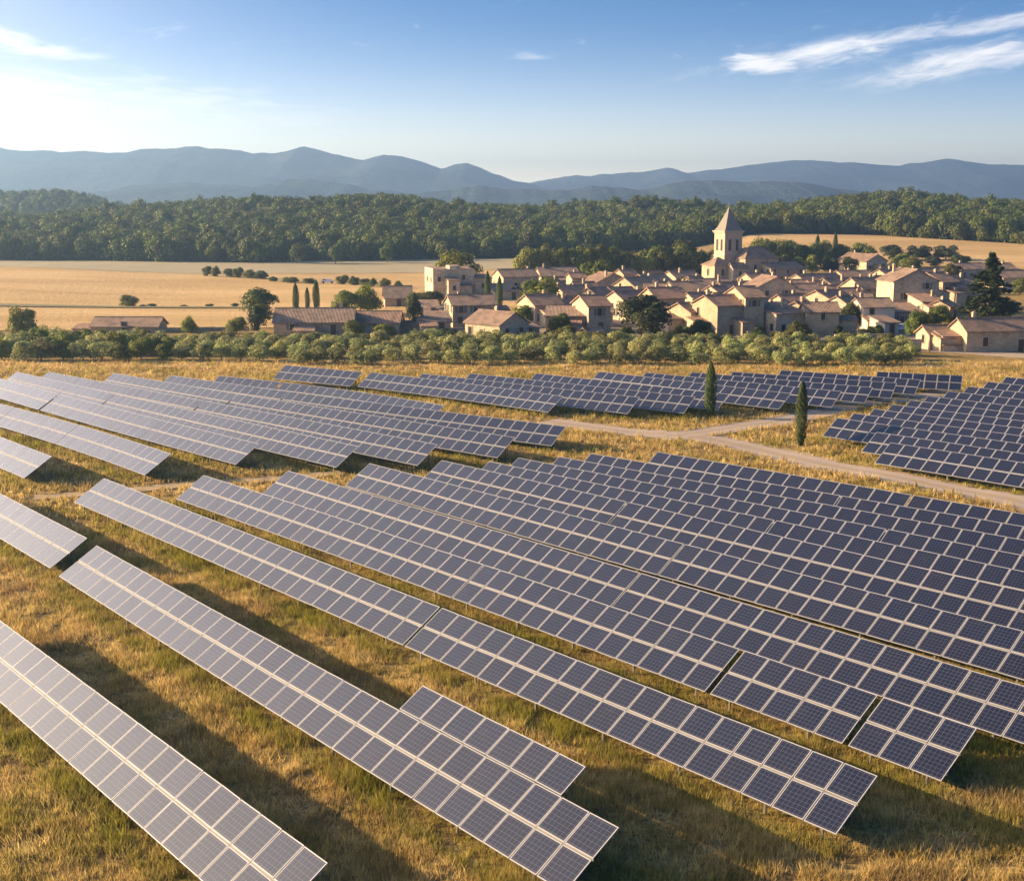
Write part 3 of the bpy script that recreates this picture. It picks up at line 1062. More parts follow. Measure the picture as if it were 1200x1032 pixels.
solar_table([(128, 37.65), (115, 37.95)], 141, 115, 'front table of the pale left block, cut by the left edge', LEFTG, every=4)
P2 = [(146, 45.2), (130.4, 46.3), (109.3, 46.9)]
run(P2, 172, [146.5, 130.6, 109.2], [f'second pale row of the left block, {x}' for x in ('piece at the left edge', 'middle piece', 'piece with the free end')], LEFTG, 0.07, every=4)
P3 = [(176, 52.0), (152.5, 52.9), (130.4, 54.2), (108.7, 55.6)]
PR = [(P3, 178, (153.4, 128), 108.2), ([(176, 56.3), (140, 59), (102.5, 62.2)], 178.5, (150, 121), 102.3), ([(175, 59.6), (140, 63.7), (98, 68.6)], 175.6, (137,), 97.8),
      ([(168, 66.0), (130, 71.2), (96, 76.8)], 168.6, (139.5,), 95.8), ([(161, 71.0), (130, 77.2), (96.3, 85.2)], 161.2, (137.5,), 96.2), ([(156, 75.8), (144, 79.8), (129.6, 82.2), (115, 83.7)], 156.2, (145, ), 116)]
PIECE = {2: ['left', 'right'], 3: ['left', 'middle', 'right']}
for i, (ln, s0, cuts, s1) in enumerate(PR):
    ends = list(cuts) + [s1]
    run(ln, s0, ends, [f'{ORD[i + 2]} pale row of the left block, {x} piece' for x in PIECE[len(ends)]], LEFTG, [0.45 if i == 0 else 0.3, 0.07, 0], every=4)

QR = [([(147, 93.4), (138, 95.3), (125.7, 97.4), (113, 99)], 146.5, 112.8), ([(141, 98.2), (106.7, 105.5)], 141, 106.6), ([(137, 103.4), (103, 110.9)], 137, 102.8),
      ([(131, 110.5), (101, 115.8)], 131.5, 101.2), ([(126, 118.5), (98, 121.9)], 127.5, 98), ([(121.5, 122.8), (94.6, 128.2)], 122.5, 94.6), ([(118, 127.8), (94, 134.2)], 118.5, 94.2),
      ([(114, 132.8), (93.4, 140.4)], 115, 93.3), ([(111, 139.4), (93.3, 145.4)], 112, 93.2), ([(101, 148.6), (93, 153)], 102, 92.4)]
solar_table([(161, 88.6), (148, 92.6)], 161, 147.8, 'separate short pale table left of the far block', FARG, every=4)
for i, (ln, s0, s1) in enumerate(QR):
    solar_table(ln, s0, s1, f'{ORD[i]} row from the front of the far block before the olive grove', FARG, every=4)
RW = [(70.6, 103.1), (74.9, 107), (82.8, 111.2), (83.6, 115.3), (84.0, 119.6), (84.6, 124), (85.2, 128.5), (85.8, 133.1), (86.5, 138.6), (87.2, 144.2), (88, 150.2), (89, 156.5)]
for i, (s0, w0) in enumerate(RW):
    xe = 30 + w0 * 0.28
    solar_table([(s0, w0), (s0 - 20, w0 + 1.1)], s0, min(s0 - 8, 48 + (w0 - 103) * 0.55), f'{ORD[i]} row from the front of the right edge block', RIGHTG, every=4)

# ------------------------------------------------------------------ houses
def window_at(root, pt, nx, wd, hg, arched=False, shutter=False):
    """window with stone surround and dark pane; nx: outward horizontal normal in the house's own axes"""
    n_ = Vector((nx[0], nx[1], 0)); t = Vector((-nx[1], nx[0], 0)); z = Vector((0, 0, 1))
    p = Vector(pt)
    b = MB()

    def blk(bb, a0, a1, z0, z1, d0, d1):
        q = []
        for zz in (z0, z1):
            for dd, aa in ((d0, a0), (d0, a1), (d1, a1), (d1, a0)):
                q.append(p + t * aa + z * zz + n_ * dd)
        bb.hexa(q)
    f = 0.16
    blk(b, -wd / 2 - f, -wd / 2, 0, hg, -0.05, 0.09); blk(b, wd / 2, wd / 2 + f, 0, hg, -0.05, 0.09)
    blk(b, -wd / 2 - f, wd / 2 + f, hg, hg + f, -0.05, 0.10); blk(b, -wd / 2 - f - 0.05, wd / 2 + f + 0.05, -0.14, 0, -0.05, 0.14)
    w_ = b.build('window', M['trim'], root)
    c = MB()
    if arched:
        pts = [p + t * (-wd / 2) + n_ * 0.02, p + t * (wd / 2) + n_ * 0.02]
        for k in range(9):
            a = PI * k / 8
            pts.append(p + t * (wd / 2 * math.cos(a)) + z * (hg - wd / 2 + wd / 2 * math.sin(a)) + n_ * 0.02)
        c.face(pts)
        c.face([q - n_ * 0.06 for q in reversed(pts)])
    else:
        blk(c, -wd / 2, wd / 2, 0, hg, -0.04, 0.03)
    c.build('pane', M['dark'], w_)
    if shutter:
        for sg in (-1, 1):
            d = MB()
            a0 = sg * (wd / 2 + f + wd * 0.28)
            blk(d, a0 - wd * 0.26, a0 + wd * 0.26, 0, hg, 0.02, 0.07)
            d.build('shutter', M['shutter'], w_)


def roof_mesh(L, D, h, rise, over=0.35, th=0.18, hip=False, single=False):
    """ridge along local x, eaves at z=h"""
    b = MB()
    x0, x1, yy = -L / 2 - over, L / 2 + over, D / 2 + over
    if single:
        zl, zr = h - 0.05, h + rise
        b.hexa([(x0, -yy, zl), (x1, -yy, zl), (x1, yy, zr), (x0, yy, zr), (x0, -yy, zl + th), (x1, -yy, zl + th), (x1, yy, zr + th), (x0, yy, zr + th)])
        return b
    drop = rise * over / (D / 2)
    ze, zr = h - drop, h + rise
    if hip:
        ins = min(L / 2, D / 2)
        xa, xb = -L / 2 + ins * 0.9, L / 2 - ins * 0.9
        top = [(xa, 0, zr + th), (xb, 0, zr + th)]
        c = [(x0, -yy, ze + th), (x1, -yy, ze + th), (x1, yy, ze + th), (x0, yy, ze + th)]
        lo = [(x0, -yy, ze), (x1, -yy, ze), (x1, yy, ze), (x0, yy, ze)]
        b.face([c[0], c[1], top[1], top[0]]); b.face([c[2], c[3], top[0], top[1]]); b.face([c[1], c[2], top[1]]); b.face([c[3], c[0], top[0]])
        for i in range(4):
            j = (i + 1) % 4
            b.face([lo[i], lo[j], c[j], c[i]])
        b.face([lo[3], lo[2], lo[1], lo[0]])
        return b
    for sg in (-1, 1):
        e0, e1 = (x0, sg * yy, ze), (x1, sg * yy, ze)
        r0, r1 = (x0, 0, zr), (x1, 0, zr)
        if sg < 0: q = [e0, e1, r1, r0]
        else: q = [r0, r1, e1, e0]
        b.hexa(q + [(a, c, d + th) for a, c, d in q])
    # ridge cap
    b.hexa([(x0, -0.16, zr + th * 0.7), (x1, -0.16, zr + th * 0.7), (x1, 0.16, zr + th * 0.7), (x0, 0.16, zr + th * 0.7), (x0, -0.08, zr + th + 0.1), (x1, -0.08, zr + th + 0.1), (x1, 0.08, zr + th + 0.1), (x0, 0.08, zr + th + 0.1)])
    return b


def wall_mesh(L, D, h, rise, hip=False, single=False):
    b = MB()
    x, y = L / 2, D / 2
    g0 = -0.6
    if single:
        b.hexa([(-x, -y, g0), (x, -y, g0), (x, y, g0), (-x, y, g0), (-x, -y, h), (x, -y, h), (x, y, h + rise), (-x, y, h + rise)])
    elif hip:
        b.box(-x, x, -y, y, g0, h)
    else:
        b.face([(-x, -y, g0), (x, -y, g0), (x, -y, h), (-x, -y, h)])
        b.face([(x, y, g0), (-x, y, g0), (-x, y, h), (x, y, h)])
        b.face([(x, -y, g0), (x, y, g0), (x, y, h), (x, 0, h + rise), (x, -y, h)])
        b.face([(-x, y, g0), (-x, -y, g0), (-x, -y, h), (-x, 0, h + rise), (-x, y, h)])
        b.face([(-x, -y, h), (x, -y, h), (x, 0, h + rise), (-x, 0, h + rise)])
        b.face([(x, y, h), (-x, y, h), (-x, 0, h + rise), (x, 0, h + rise)])
        b.face([(-x, y, g0), (x, y, g0), (x, -y, g0), (-x, -y, g0)])
    return b


def house(loc, L, D, h, rise, yaw, label, name='stone_house', wallm='stone', hip=False, single=False, chimneys=1, rows=None, door=True, seed=0, win=1.0, group='stone houses of the village', cat='house', shut=0.4):
    """ridge along local x (length L), depth D; yaw turns local x from world +X"""
    root = empty(name, loc, yaw)
    tag(root, label, cat, group)
    r0 = random.Random(seed * 13 + 7)
    wl = wall_mesh(L, D, h, rise, hip, single).build('wall', M[wallm], root)
    rf = roof_mesh(L, D, h, rise, hip=hip, single=single).build('roof', M['tile'], root)
    for k in range(chimneys):
        b = MB()
        cx = r0.uniform(-0.4, 0.4) * L; cy = r0.uniform(-0.2, 0.2) * D
        zt = h + rise + r0.uniform(0.5, 1.0)
        b.box(cx - 0.32, cx + 0.32, cy - 0.28, cy + 0.28, h + rise * 0.3, zt)
        b.box(cx - 0.4, cx + 0.4, cy - 0.36, cy + 0.36, zt, zt + 0.12)
        b.box(cx - 0.25, cx + 0.25, cy - 0.2, cy + 0.2, zt + 0.12, zt + 0.3)
        b.build('chimney', M['stone'], rf)
    for k in range(r0.choice((0, 1, 1, 2)) if L > 5 and name == 'stone_house' else 0):
        sd = r0.choice(((-1, 0), (1, 0), (0, -1), (0, -1)))
        aw, ad, ah = r0.uniform(2.6, 4.6), r0.uniform(2.4, 3.6), h * r0.uniform(0.4, 0.72)
        if sd[0]:
            c_ = Vector((sd[0] * (L / 2 + aw / 2 - 0.02), r0.uniform(-0.25, 0.1) * D, 0))
        else:
            c_ = Vector((r0.uniform(-0.3, 0.3) * L, -D / 2 - ad / 2 + 0.02, 0))
        am = wall_mesh(aw, ad, ah, 0.7, single=True); am.v = [(v[0] + c_.x, v[1] + c_.y, v[2]) for v in am.v]
        ax = am.build('annex', M[wallm], root)
        ar = roof_mesh(aw, ad, ah, 0.7, over=0.2, single=True); ar.v = [(v[0] + c_.x, v[1] + c_.y, v[2]) for v in ar.v]
        ar.build('roof', M['tile'], ax)
    storeys = rows or (2 if h > 4.4 else 1) if h < 6.6 else 3
    # walls that can be seen from the field: -y long wall and both ends
    for (nx, ny, half, run) in ((0, -1, D / 2, L), (-1, 0, L / 2, D), (1, 0, L / 2, D)):
        cnt = max(1, int(run / 2.7 * win + 0.2))
        for s_ in range(storeys):
            z0 = 1.0 + s_ * (h - 0.4) / storeys
            for c in range(cnt):
                if r0.random() < 0.16: continue
                tt = (c + 0.5) / cnt * run - run / 2 + r0.uniform(-0.25, 0.25)
                if door and s_ == 0 and (nx, ny) == (0, -1) and c == cnt // 2:
                    d = MB()
                    d.box(tt - 0.55, tt + 0.55, -half - 0.05, -half + 0.05, 0, 2.1)
                    d.cur = 1
                    d.box(tt - 0.72, tt - 0.55, -half - 0.1, -half + 0.05, 0, 2.1); d.box(tt + 0.55, tt + 0.72, -half - 0.1, -half + 0.05, 0, 2.1); d.box(tt - 0.72, tt + 0.72, -half - 0.1, -half + 0.05, 2.1, 2.3)
                    d.build('door', [M['door'], M['trim']], root)
                    continue
                t = Vector((-ny, nx, 0))
                pt = Vector((nx * half, ny * half, z0)) + t * tt
                if z0 + 1.2 > h - 0.1: continue
                window_at(root, pt, (nx, ny), r0.uniform(0.8, 1.1), r0.uniform(1.15, 1.6), shutter=r0.random() < shut)
    return root


def hpx(px, base, wpx, dm, hp, rise, yaw, label, seed, **kw):
    """house whose front foot is seen at (px, base)"""
    g0 = at_ground(px, base)
    k = g0.y / FPX
    L = wpx * k
    off = dm / 2
    loc = Vector((g0.x, g0.y + off, H1(g0.x, g0.y + off)))
    return house(loc, L, dm, hp * k, rise, yaw, label, seed=seed, **kw)


Yd = R(24)
VILLAGE = [
    # px, base, width px, depth m, wall px, rise m, yaw deg, label, options
    (366, 393, 92, 9.5, 15, 2.3, 3, 'long low stone farm building with dark doorway behind the olives', dict(win=0.35)),
    (442, 391, 52, 8, 12, 1.9, -2, 'low stone barn joined right of the long farm building', dict(win=0.3, chimneys=0)),
    (464, 360, 32, 10, 10, 2.6, 8, 'plain tiled barn roof showing above the green bushes', dict(win=0.3, chimneys=0)),
    (146, 390, 78, 7, 7, 1.5, -1, 'low isolated stone barn at the edge of the wheat field', dict(win=0.25, chimneys=0)),
    (506, 389, 38, 7, 11, 1.6, 10, 'small low house left of the sunlit front house', dict(single=True)),
    (550, 384, 52, 9, 26, 1.8, 14, 'shaded tall block right behind the sunlit front house', dict(chimneys=1)),
    (582, 400, 60, 7.6, 20, 2.0, -46, 'sunlit front house with broad gable facing the olives', dict(win=0.9, shut=0.2)),
    (498, 372, 28, 7, 9, 1.5, 8, 'small brown roofed shed above the dark hedge', dict(chimneys=0, single=True)),
    (604, 341, 44, 10, 16, 2.0, 20, 'stone house right of the two village cypresses', {}),
    (653, 338, 46, 10, 12, 2.4, 12, 'long tiled house behind the lime green tree', {}),
    (633, 382, 36, 9, 24, 1.9, 24, 'stone house between the front house and the gated lane', {}),
    (664, 390, 46, 7, 17, 1.4, 8, 'long shaded lean-to house beside the lane', dict(single=True, chimneys=0)),
    (669, 360, 36, 10, 12, 2.2, 28, 'broad roofed house above the shaded lean-to', {}),
    (694, 391, 28, 9, 33, 1.8, 30, 'tall narrow house with sunlit flank left of the dark tree', {}),
    (694, 403, 24, 5, 8, 1.2, 32, 'little gabled hut under the tall narrow house', dict(chimneys=0)),
    (711, 346, 38, 11, 16, 2.4, 112, 'house with sunlit two window gable at the village left', {}),
    (752, 352, 46, 10, 14, 2.2, 24, 'wide house in the second line above the dark tree', {}),
    (745, 376, 56, 9, 20, 2.0, 22, 'house half hidden behind the big dark tree', {}),
    (774, 328, 42, 10, 10, 2.0, 18, 'low rear house under the tree belt left of the church', {}),
    (722, 325, 24, 9, 11, 1.8, 26, 'small rear house at the left end of the roofs', {}),
    (778, 384, 36, 9, 30, 1.9, 26, 'shaded house directly right of the big dark tree', {}),
    (810, 390, 32, 8, 24, 1.6, 20, 'recessed house with dark porch in the front line', {}),
    (806, 356, 40, 10, 15, 2.2, 20, 'house with long roof in the middle of the village', {}),
    (846, 394, 40, 9, 36, 1.7, 12, 'tall shaded front house with single window below the church', dict(win=0.55)),
    (876, 393, 24, 10, 44, 1.8, 22, 'tallest narrow house next to the single window house', {}),
    (832, 352, 48, 10, 16, 2.0, 22, 'house with sunlit left wall just below the church', {}),
    (862, 362, 40, 10, 20, 2.0, 26, 'house with flat pitched roof under the church nave', {}),
    (905, 365, 44, 10, 30, 2.4, 100, 'house with broad shaded gable right of the church', dict(win=0.6)),
    (916, 394, 44, 9, 22, 1.5, 14, 'low front house with lean-to roof right of the tall pair', dict(single=True)),
    (915, 333, 48, 10, 17, 1.8, 20, 'pale sunlit house immediately right of the church', {}),
    (944, 361, 34, 10, 18, 2.0, 28, 'brown roofed house between two pale walls', {}),
    (950, 343, 34, 9, 14, 1.8, 18, 'rear house with white chimney right of the pale house', {}),
    (964, 394, 38, 7, 25, 1.5, 10, 'squat front house left of the rounded courtyard tree', dict(win=0.5)),
    (975, 372, 40, 10, 20, 2.0, 24, 'dark roofed house above the squat front house', {}),
    (984, 350, 38, 10, 14, 2.1, 22, 'house with sunlit patch of wall amid brown roofs', {}),
    (1014, 319, 50, 10, 13, 2.4, 108, 'long rear house with two bright gables', {}),
    (1027, 386, 38, 8, 28, 1.5, 12, 'pale plastered front house with square garage opening', dict(wallm='plaster')),
    (1022, 360, 46, 10, 18, 2.4, 24, 'big slate brown roof above the plastered house', {}),
    (1003, 337, 40, 9, 12, 1.8, 20, 'small house in the upper right of the roofs', {}),
    (1070, 368, 50, 11, 32, 2.6, 98, 'tall house with wide shaded gable in the right half', dict(win=0.6)),
    (1062, 383, 34, 7, 14, 1.4, 10, 'low shed in front of the wide shaded gable', dict(single=True, chimneys=0)),
    (1102, 362, 24, 11, 32, 2.0, 34, 'house with tall sunlit flank beside the wide gable', {}),
    (1125, 362, 36, 10, 24, 2.2, 20, 'shaded house left of the large conifer', {}),
    (1050, 338, 42, 9, 12, 2.0, 22, 'upper house behind the wide gable', {}),
    (1088, 334, 36, 9, 11, 1.9, 18, 'upper house under the far hedge', {}),
    (1138, 328, 36, 9, 12, 1.8, 16, 'outlying brown roofed house behind the conifer', {}),
    (1186, 340, 34, 9, 14, 1.8, 14, 'outlying sunlit house right of the conifer', {}),
    (1170, 325, 40, 9, 9, 1.8, 12, 'farthest low house on the right', {}),
    (784, 366, 34, 9, 17, 1.9, 24, 'roof stepping down right of the dark treetop', {}),
    (728, 364, 30, 9, 15, 1.9, 28, 'sunlit house left of the dark treetop', {}),
    (890, 346, 30, 9, 14, 1.9, 24, 'small house tucked under the church choir', {}),
    (930, 350, 30, 9, 12, 1.9, 20, 'small brown house behind the broad shaded gable', {}),
    (590, 352, 30, 8, 10, 1.6, 16, 'small stone store behind the right village cypress', dict(single=True, chimneys=0)),
    (612, 398, 26, 6, 13, 1.2, 30, 'low shed leaning towards the gable of the sunlit front house', dict(single=True, chimneys=0)),
    (655, 372, 30, 8, 13, 1.8, 18, 'brown roofed house behind the gated lane', {}),
    (684, 352, 26, 8, 12, 1.8, 22, 'little house behind the tall narrow house', {}),
    (700, 366, 26, 8, 17, 1.9, 34, 'house with sunlit flank beside the tall narrow house', {}),
    (765, 342, 34, 9, 11, 1.9, 22, 'roof in the gap below the tree belt', {}),
    (800, 340, 34, 9, 12, 1.9, 16, 'long low roof left below the church', {}),
    (786, 352, 30, 8, 13, 1.8, 30, 'house with sunlit end wall in the middle of the roofs', {}),
    (822, 372, 32, 8, 17, 1.8, 24, 'house behind the recessed dark porch', {}),
    (852, 376, 28, 8, 20, 1.7, 20, 'house wedged behind the tall shaded front house', {}),
    (880, 378, 30, 8, 22, 1.7, 30, 'house between the tall narrow house and the broad gable', {}),
    (900, 384, 30, 7, 18, 1.4, 18, 'small front house below the broad shaded gable', {}),
    (928, 376, 30, 8, 17, 1.7, 26, 'house behind the low lean-to front house', {}),
    (972, 358, 34, 9, 12, 1.9, 20, 'brown roof above the dark roofed house', {}),
    (1000, 362, 30, 8, 14, 1.8, 26, 'house behind the rounded courtyard tree', {}),
    (1045, 356, 36, 9, 14, 1.9, 22, 'roof left of the wide shaded gable', {}),
    (1010, 348, 36, 9, 12, 1.9, 18, 'roof under the two bright gables', {}),
    (970, 340, 34, 9, 11, 1.8, 24, 'rear roof right of the white chimney', {}),
    (1090, 372, 28, 7, 16, 1.4, 16, 'low house between the wide gable and the annex', dict(single=True)),
    (1115, 346, 34, 9, 14, 1.8, 22, 'roof above the shaded house by the conifer', {}),
    (646, 350, 20, 6, 17, 1.4, 40, 'narrow upright house rising behind the brown roofs left', {}),
    (676, 344, 18, 6, 15, 1.3, 20, 'slim house at the left edge of the tree belt', {}),
    (708, 384, 20, 6, 19, 1.4, 10, 'narrow house squeezed left of the dark tree trunk', {}),
    (734, 338, 18, 6, 14, 1.3, 36, 'slim rear house left below the belt trees', {}),
    (768, 362, 22, 7, 18, 1.5, 8, 'narrow house above the shaded house by the dark tree', {}),
    (796, 326, 20, 7, 13, 1.3, 30, 'slim rear house left of the church wing', {}),
    (815, 346, 18, 6, 16, 1.3, 34, 'slim house wedged left of the church foot', {}),
    (842, 366, 20, 6, 21, 1.3, 36, 'narrow house rising behind the single window house', {}),
    (871, 352, 20, 7, 16, 1.4, 8, 'slim house below the nave windows', {}),
    (892, 332, 18, 7, 13, 1.3, 32, 'slim house right at the end of the nave', {}),
    (918, 362, 20, 6, 17, 1.4, 38, 'narrow house right of the broad shaded gable', {}),
    (940, 384, 20, 6, 19, 1.4, 36, 'narrow house above the squat front house', {}),
    (958, 350, 18, 6, 14, 1.3, 8, 'slim house between brown roofs right of the pale house', {}),
    (990, 374, 18, 6, 19, 1.4, 34, 'narrow house left behind the courtyard tree', {}),
    (1012, 370, 20, 6, 18, 1.4, 8, 'narrow house behind the plastered house', {}),
    (1034, 344, 18, 6, 14, 1.3, 36, 'slim house left above the wide gable', {}),
    (1076, 350, 20, 7, 16, 1.4, 34, 'slim house right above the wide gable', {}),
    (1110, 374, 18, 6, 14, 1.2, 36, 'small upright house behind the annex', {}),
    (1040, 392, 20, 5, 12, 1.0, 12, 'pale lean-to at the right side of the plastered house', dict(single=True, chimneys=0, wallm='plaster')),
]
for i, (px, by, wp, dm, hp, rise, yw, lab, kw) in enumerate(VILLAGE):
    kw = dict(kw)
    jr = random.Random(i * 17 + 3)
    if 640 < px < 1110:
        yw += jr.uniform(-13, 13); hp *= jr.uniform(0.9, 1.2)
    hpx(px, by, wp, dm, hp, rise, R(yw), lab, i + 1, **kw)


def farmhouse():
    g0 = at(1141, 414)
    k = g0.y / FPX
    house(Vector((g0.x + 5.2, g0.y + 5.5, 0)), 13.5, 6.4, 25 * k, 1.9, R(10), 'sunlit farmhouse with long shaded wall at the right edge', seed=101, chimneys=1, win=0.5, shut=0.2)
    g1 = at(1108, 411)
    house(Vector((g1.x, g1.y + 4, 0)), 6.0, 5.2, 18 * k, 1.4, R(10), 'small sunlit annex left of the farmhouse', seed=102, chimneys=0, win=0.8, door=True)


farmhouse()


def manor():
    """stepped pale house, several blocks joined"""
    g0 = at(533, 351)
    k = g0.y / FPX
    root = empty('stone_house', (g0.x, g0.y + 6, 0), R(18))
    tag(root, 'large pale house of stepped blocks under the dome shaped tree', 'house', 'stone houses of the village')
    b = MB()
    b.box(-7.5, 4.0, -4.5, 4.5, -0.6, 7.6)
    b.box(4.0, 8.6, -5.4, 3.5, -0.6, 5.4)
    b.box(-4.2, -1.0, -8.0, -4.5, -0.6, 5.2)
    b.box(-1.0, 2.6, -6.8, -4.5, -0.6, 3.6)
    b.box(-7.5, -7.1, -4.5, 4.5, 7.6, 8.3); b.box(-7.1, 4.0, -4.5, -4.1, 7.6, 8.1); b.box(-2.5, 0.5, -3, 1, 7.6, 8.9)
    b.build('wall', M['stone'], root)
    for (x0, x1, y0, y1, z, r_) in ((-7.0, 4.3, -4.0, 4.8, 7.65, 0.5), (3.8, 8.9, -5.7, 3.8, 5.4, 0.9), (-4.5, -0.7, -8.3, -4.3, 5.2, 0.7), (-0.8, 2.9, -7.1, -4.3, 3.6, 0.5)):
        c = MB()
        c.hexa([(x0, y0, z + 0.01), (x1, y0, z + 0.01), (x1, y1, z + r_), (x0, y1, z + r_), (x0, y0, z + 0.17), (x1, y0, z + 0.17), (x1, y1, z + r_ + 0.16), (x0, y1, z + r_ + 0.16)])
        c.build('roof', M['tile'], root)
    for (p, n_) in (((-7.5, -2.5, 4.6), (-1, 0)), ((-7.5, 1.5, 4.6), (-1, 0)), ((-5.8, -4.5, 4.8), (0, -1)), ((1.0, -4.5, 5.2), (0, -1)), ((6.2, -5.4, 2.9), (0, -1)), ((-4.2, -6.2, 2.6), (-1, 0)), ((-2.6, -8.0, 2.6), (0, -1))):
        window_at(root, p, n_, 0.85, 1.25)


manor()


def church():
    g0 = at(858, 331)
    D0 = g0.y
    X0 = (850.5 - 600) / FPX * D0
    z0 = H1(X0, D0)
    root = empty('church', (X0, D0, z0), R(22))
    tag(root, 'stone village church with square belfry and pointed spire above the roofs', 'church')
    k = D0 / FPX
    ht = CAM_H + (HOR - 272) * k - z0          # cornice height
    hs = CAM_H + (HOR - 242) * k - z0          # spire tip
    a = 3.25
    t = MB()
    t.box(-a, a, -a, a, -1, ht)
    tw = t.build('tower', M['stone'], root)
    c = MB()
    c.box(-a - 0.3, a + 0.3, -a - 0.3, a + 0.3, ht, ht + 0.4); c.box(-a - 0.55, a + 0.55, -a - 0.55, a + 0.55, ht + 0.4, ht + 0.75)
    zc = ht - 7.4
    for z_ in (zc,):
        c.box(-a - 0.2, a + 0.2, -a - 0.2, -a, z_, z_ + 0.3); c.box(-a - 0.2, -a, -a, a + 0.2, z_, z_ + 0.3); c.box(a, a + 0.2, -a, a + 0.2, z_, z_ + 0.3)
    c.build('cornice', M['trim'], tw)
    s = MB()
    e = a + 0.15
    base = [(-e, -e, ht + 0.75), (e, -e, ht + 0.75), (e, e, ht + 0.75), (-e, e, ht + 0.75)]
    mid_z = ht + 0.75 + (hs - ht) * 0.16
    m2 = e * 0.74
    midp = [(-m2, -m2, mid_z), (m2, -m2, mid_z), (m2, m2, mid_z), (-m2, m2, mid_z)]
    tip = (0, 0, hs)
    for i in range(4):
        j = (i + 1) % 4
        s.face([base[i], base[j], midp[j], midp[i]]); s.face([midp[i], midp[j], tip])
    s.face(list(reversed(base)))
    sp = s.build('spire', M['spire'], root)
    f = MB()
    f.bar((0, 0, hs - 0.3), (0, 0, hs + 1.3), 0.12); f.bar((-0.4, 0, hs + 0.85), (0.4, 0, hs + 0.85), 0.1)
    f.build('cross', M['steel'], sp)
    for nx in ((0, -1), (-1, 0), (1, 0)):
        for tt in (-1.35, 1.35):
            pt = Vector((nx[0] * a, nx[1] * a, ht - 5.6)) + Vector((-nx[1], nx[0], 0)) * tt
            window_at(root, pt, nx, 1.05, 3.6, arched=True)

    def wing(cx, cy, L, D, h, rise, hip=False, wins=()):
        w_ = wall_mesh(L, D, h, rise, hip)
        w_.v = [(v[0] + cx, v[1] + cy, v[2]) for v in w_.v]
        w_.build('wall', M['stone'], root)
        r_ = roof_mesh(L, D, h, rise, hip=hip)
        r_.v = [(v[0] + cx, v[1] + cy, v[2]) for v in r_.v]
        r_.build('roof', M['tile'], root)
        for p, n_, wd, hg in wins:
            window_at(root, p, n_, wd, hg, arched=True)
    wing(7.0, -5.0, 12.5, 9.0, 8.2, 3.4, True, (((4.5, -9.5, 3.4), (0, -1), 1.1, 2.8), ((9.5, -9.5, 3.4), (0, -1), 1.1, 2.8)))
    wing(-5.5, -3.0, 7.0, 8.0, 6.0, 2.2, True, (((-6, -7.0, 2.6), (0, -1), 1.0, 2.2), ((-9.0, -3, 2.6), (-1, 0), 1.0, 2.2)))
    wing(5.5, 3.2, 14, 8.0, 7.6, 3.0)
    wing(-1.5, -8.6, 5.2, 3.2, 5.2, 1.4, False, (((-1.5, -10.2, 2.0), (0, -1), 1.0, 2.2),))


church()


def car(loc, yaw, label):
    root = empty('parked_car', loc, yaw)
    tag(root, label, 'car')
    b = MB()
    prof = [(-2.1, 0.35), (2.1, 0.35), (2.15, 0.75), (1.3, 0.95), (0.7, 1.45), (-1.3, 1.5), (-2.0, 1.0), (-2.15, 0.7)]
    n = len(prof)
    w_ = [0.85, 0.85, 0.85, 0.82, 0.68, 0.68, 0.82, 0.85]
    L_ = [(p[0], -w_[i], p[1]) for i, p in enumerate(prof)]; R_ = [(p[0], w_[i], p[1]) for i, p in enumerate(prof)]
    b.face(L_); b.face(list(reversed(R_)))
    for i in range(n):
        j = (i + 1) % n
        b.face([L_[j], L_[i], R_[i], R_[j]])
    b.build('body', M['white'], root)
    g_ = MB()
    for sg in (-1, 1):
        q = [(1.1, sg * 0.80, 0.98), (0.62, sg * 0.70, 1.38), (-1.2, sg * 0.70, 1.42), (-1.7, sg * 0.80, 1.02)]
        g_.face(q if sg < 0 else list(reversed(q)))
        g_.face(list(reversed(q)) if sg < 0 else q)
    g_.build('side_glass', M['dark'], root)
    for x in (-1.3, 1.35):
        for sg in (-1, 1):
            t = MB()
            t.tube([(x, sg * 0.88, 0.33), (x, sg * 0.62, 0.33)], [0.33, 0.33], 14)
            t.face([(x + 0.33 * math.cos(a * PI / 7), sg * 0.885, 0.33 + 0.33 * math.sin(a * PI / 7)) for a in range(14)])
            t.build('wheel', M['rubber'], root)


p_ = at(1056, 388); car(Vector((p_.x, p_.y, 0.02)), R(8), 'white car parked beside the plastered house')
p_ = at(384, 332); car(Vector((p_.x, p_.y, 0.02)), R(4), 'white car at the hedge in the wheat field')


def stone_wall(a, b, h, th, label, name='stone_wall'):
    a, b = Vector(a), Vector(b)
    d = b - a; n = max(2, int(d.length / 3)); t = Vector((-d.y, d.x, 0)).normalized() * th / 2
    m_ = MB()
    r0 = random.Random(int(d.length * 100))
    for i in range(n):
        p, q = a + d * i / n, a + d * (i + 1) / n
        hh = h * r0.uniform(0.9, 1.1)
        z = -0.4
        m_.hexa([p - t + Vector((0, 0, z)), q - t + Vector((0, 0, z)), q + t + Vector((0, 0, z)), p + t + Vector((0, 0, z)), p - t + Vector((0, 0, hh)), q - t + Vector((0, 0, hh)), q + t + Vector((0, 0, hh)), p + t + Vector((0, 0, hh))])
    tag(m_.build(name, M['stone']), label, 'wall')


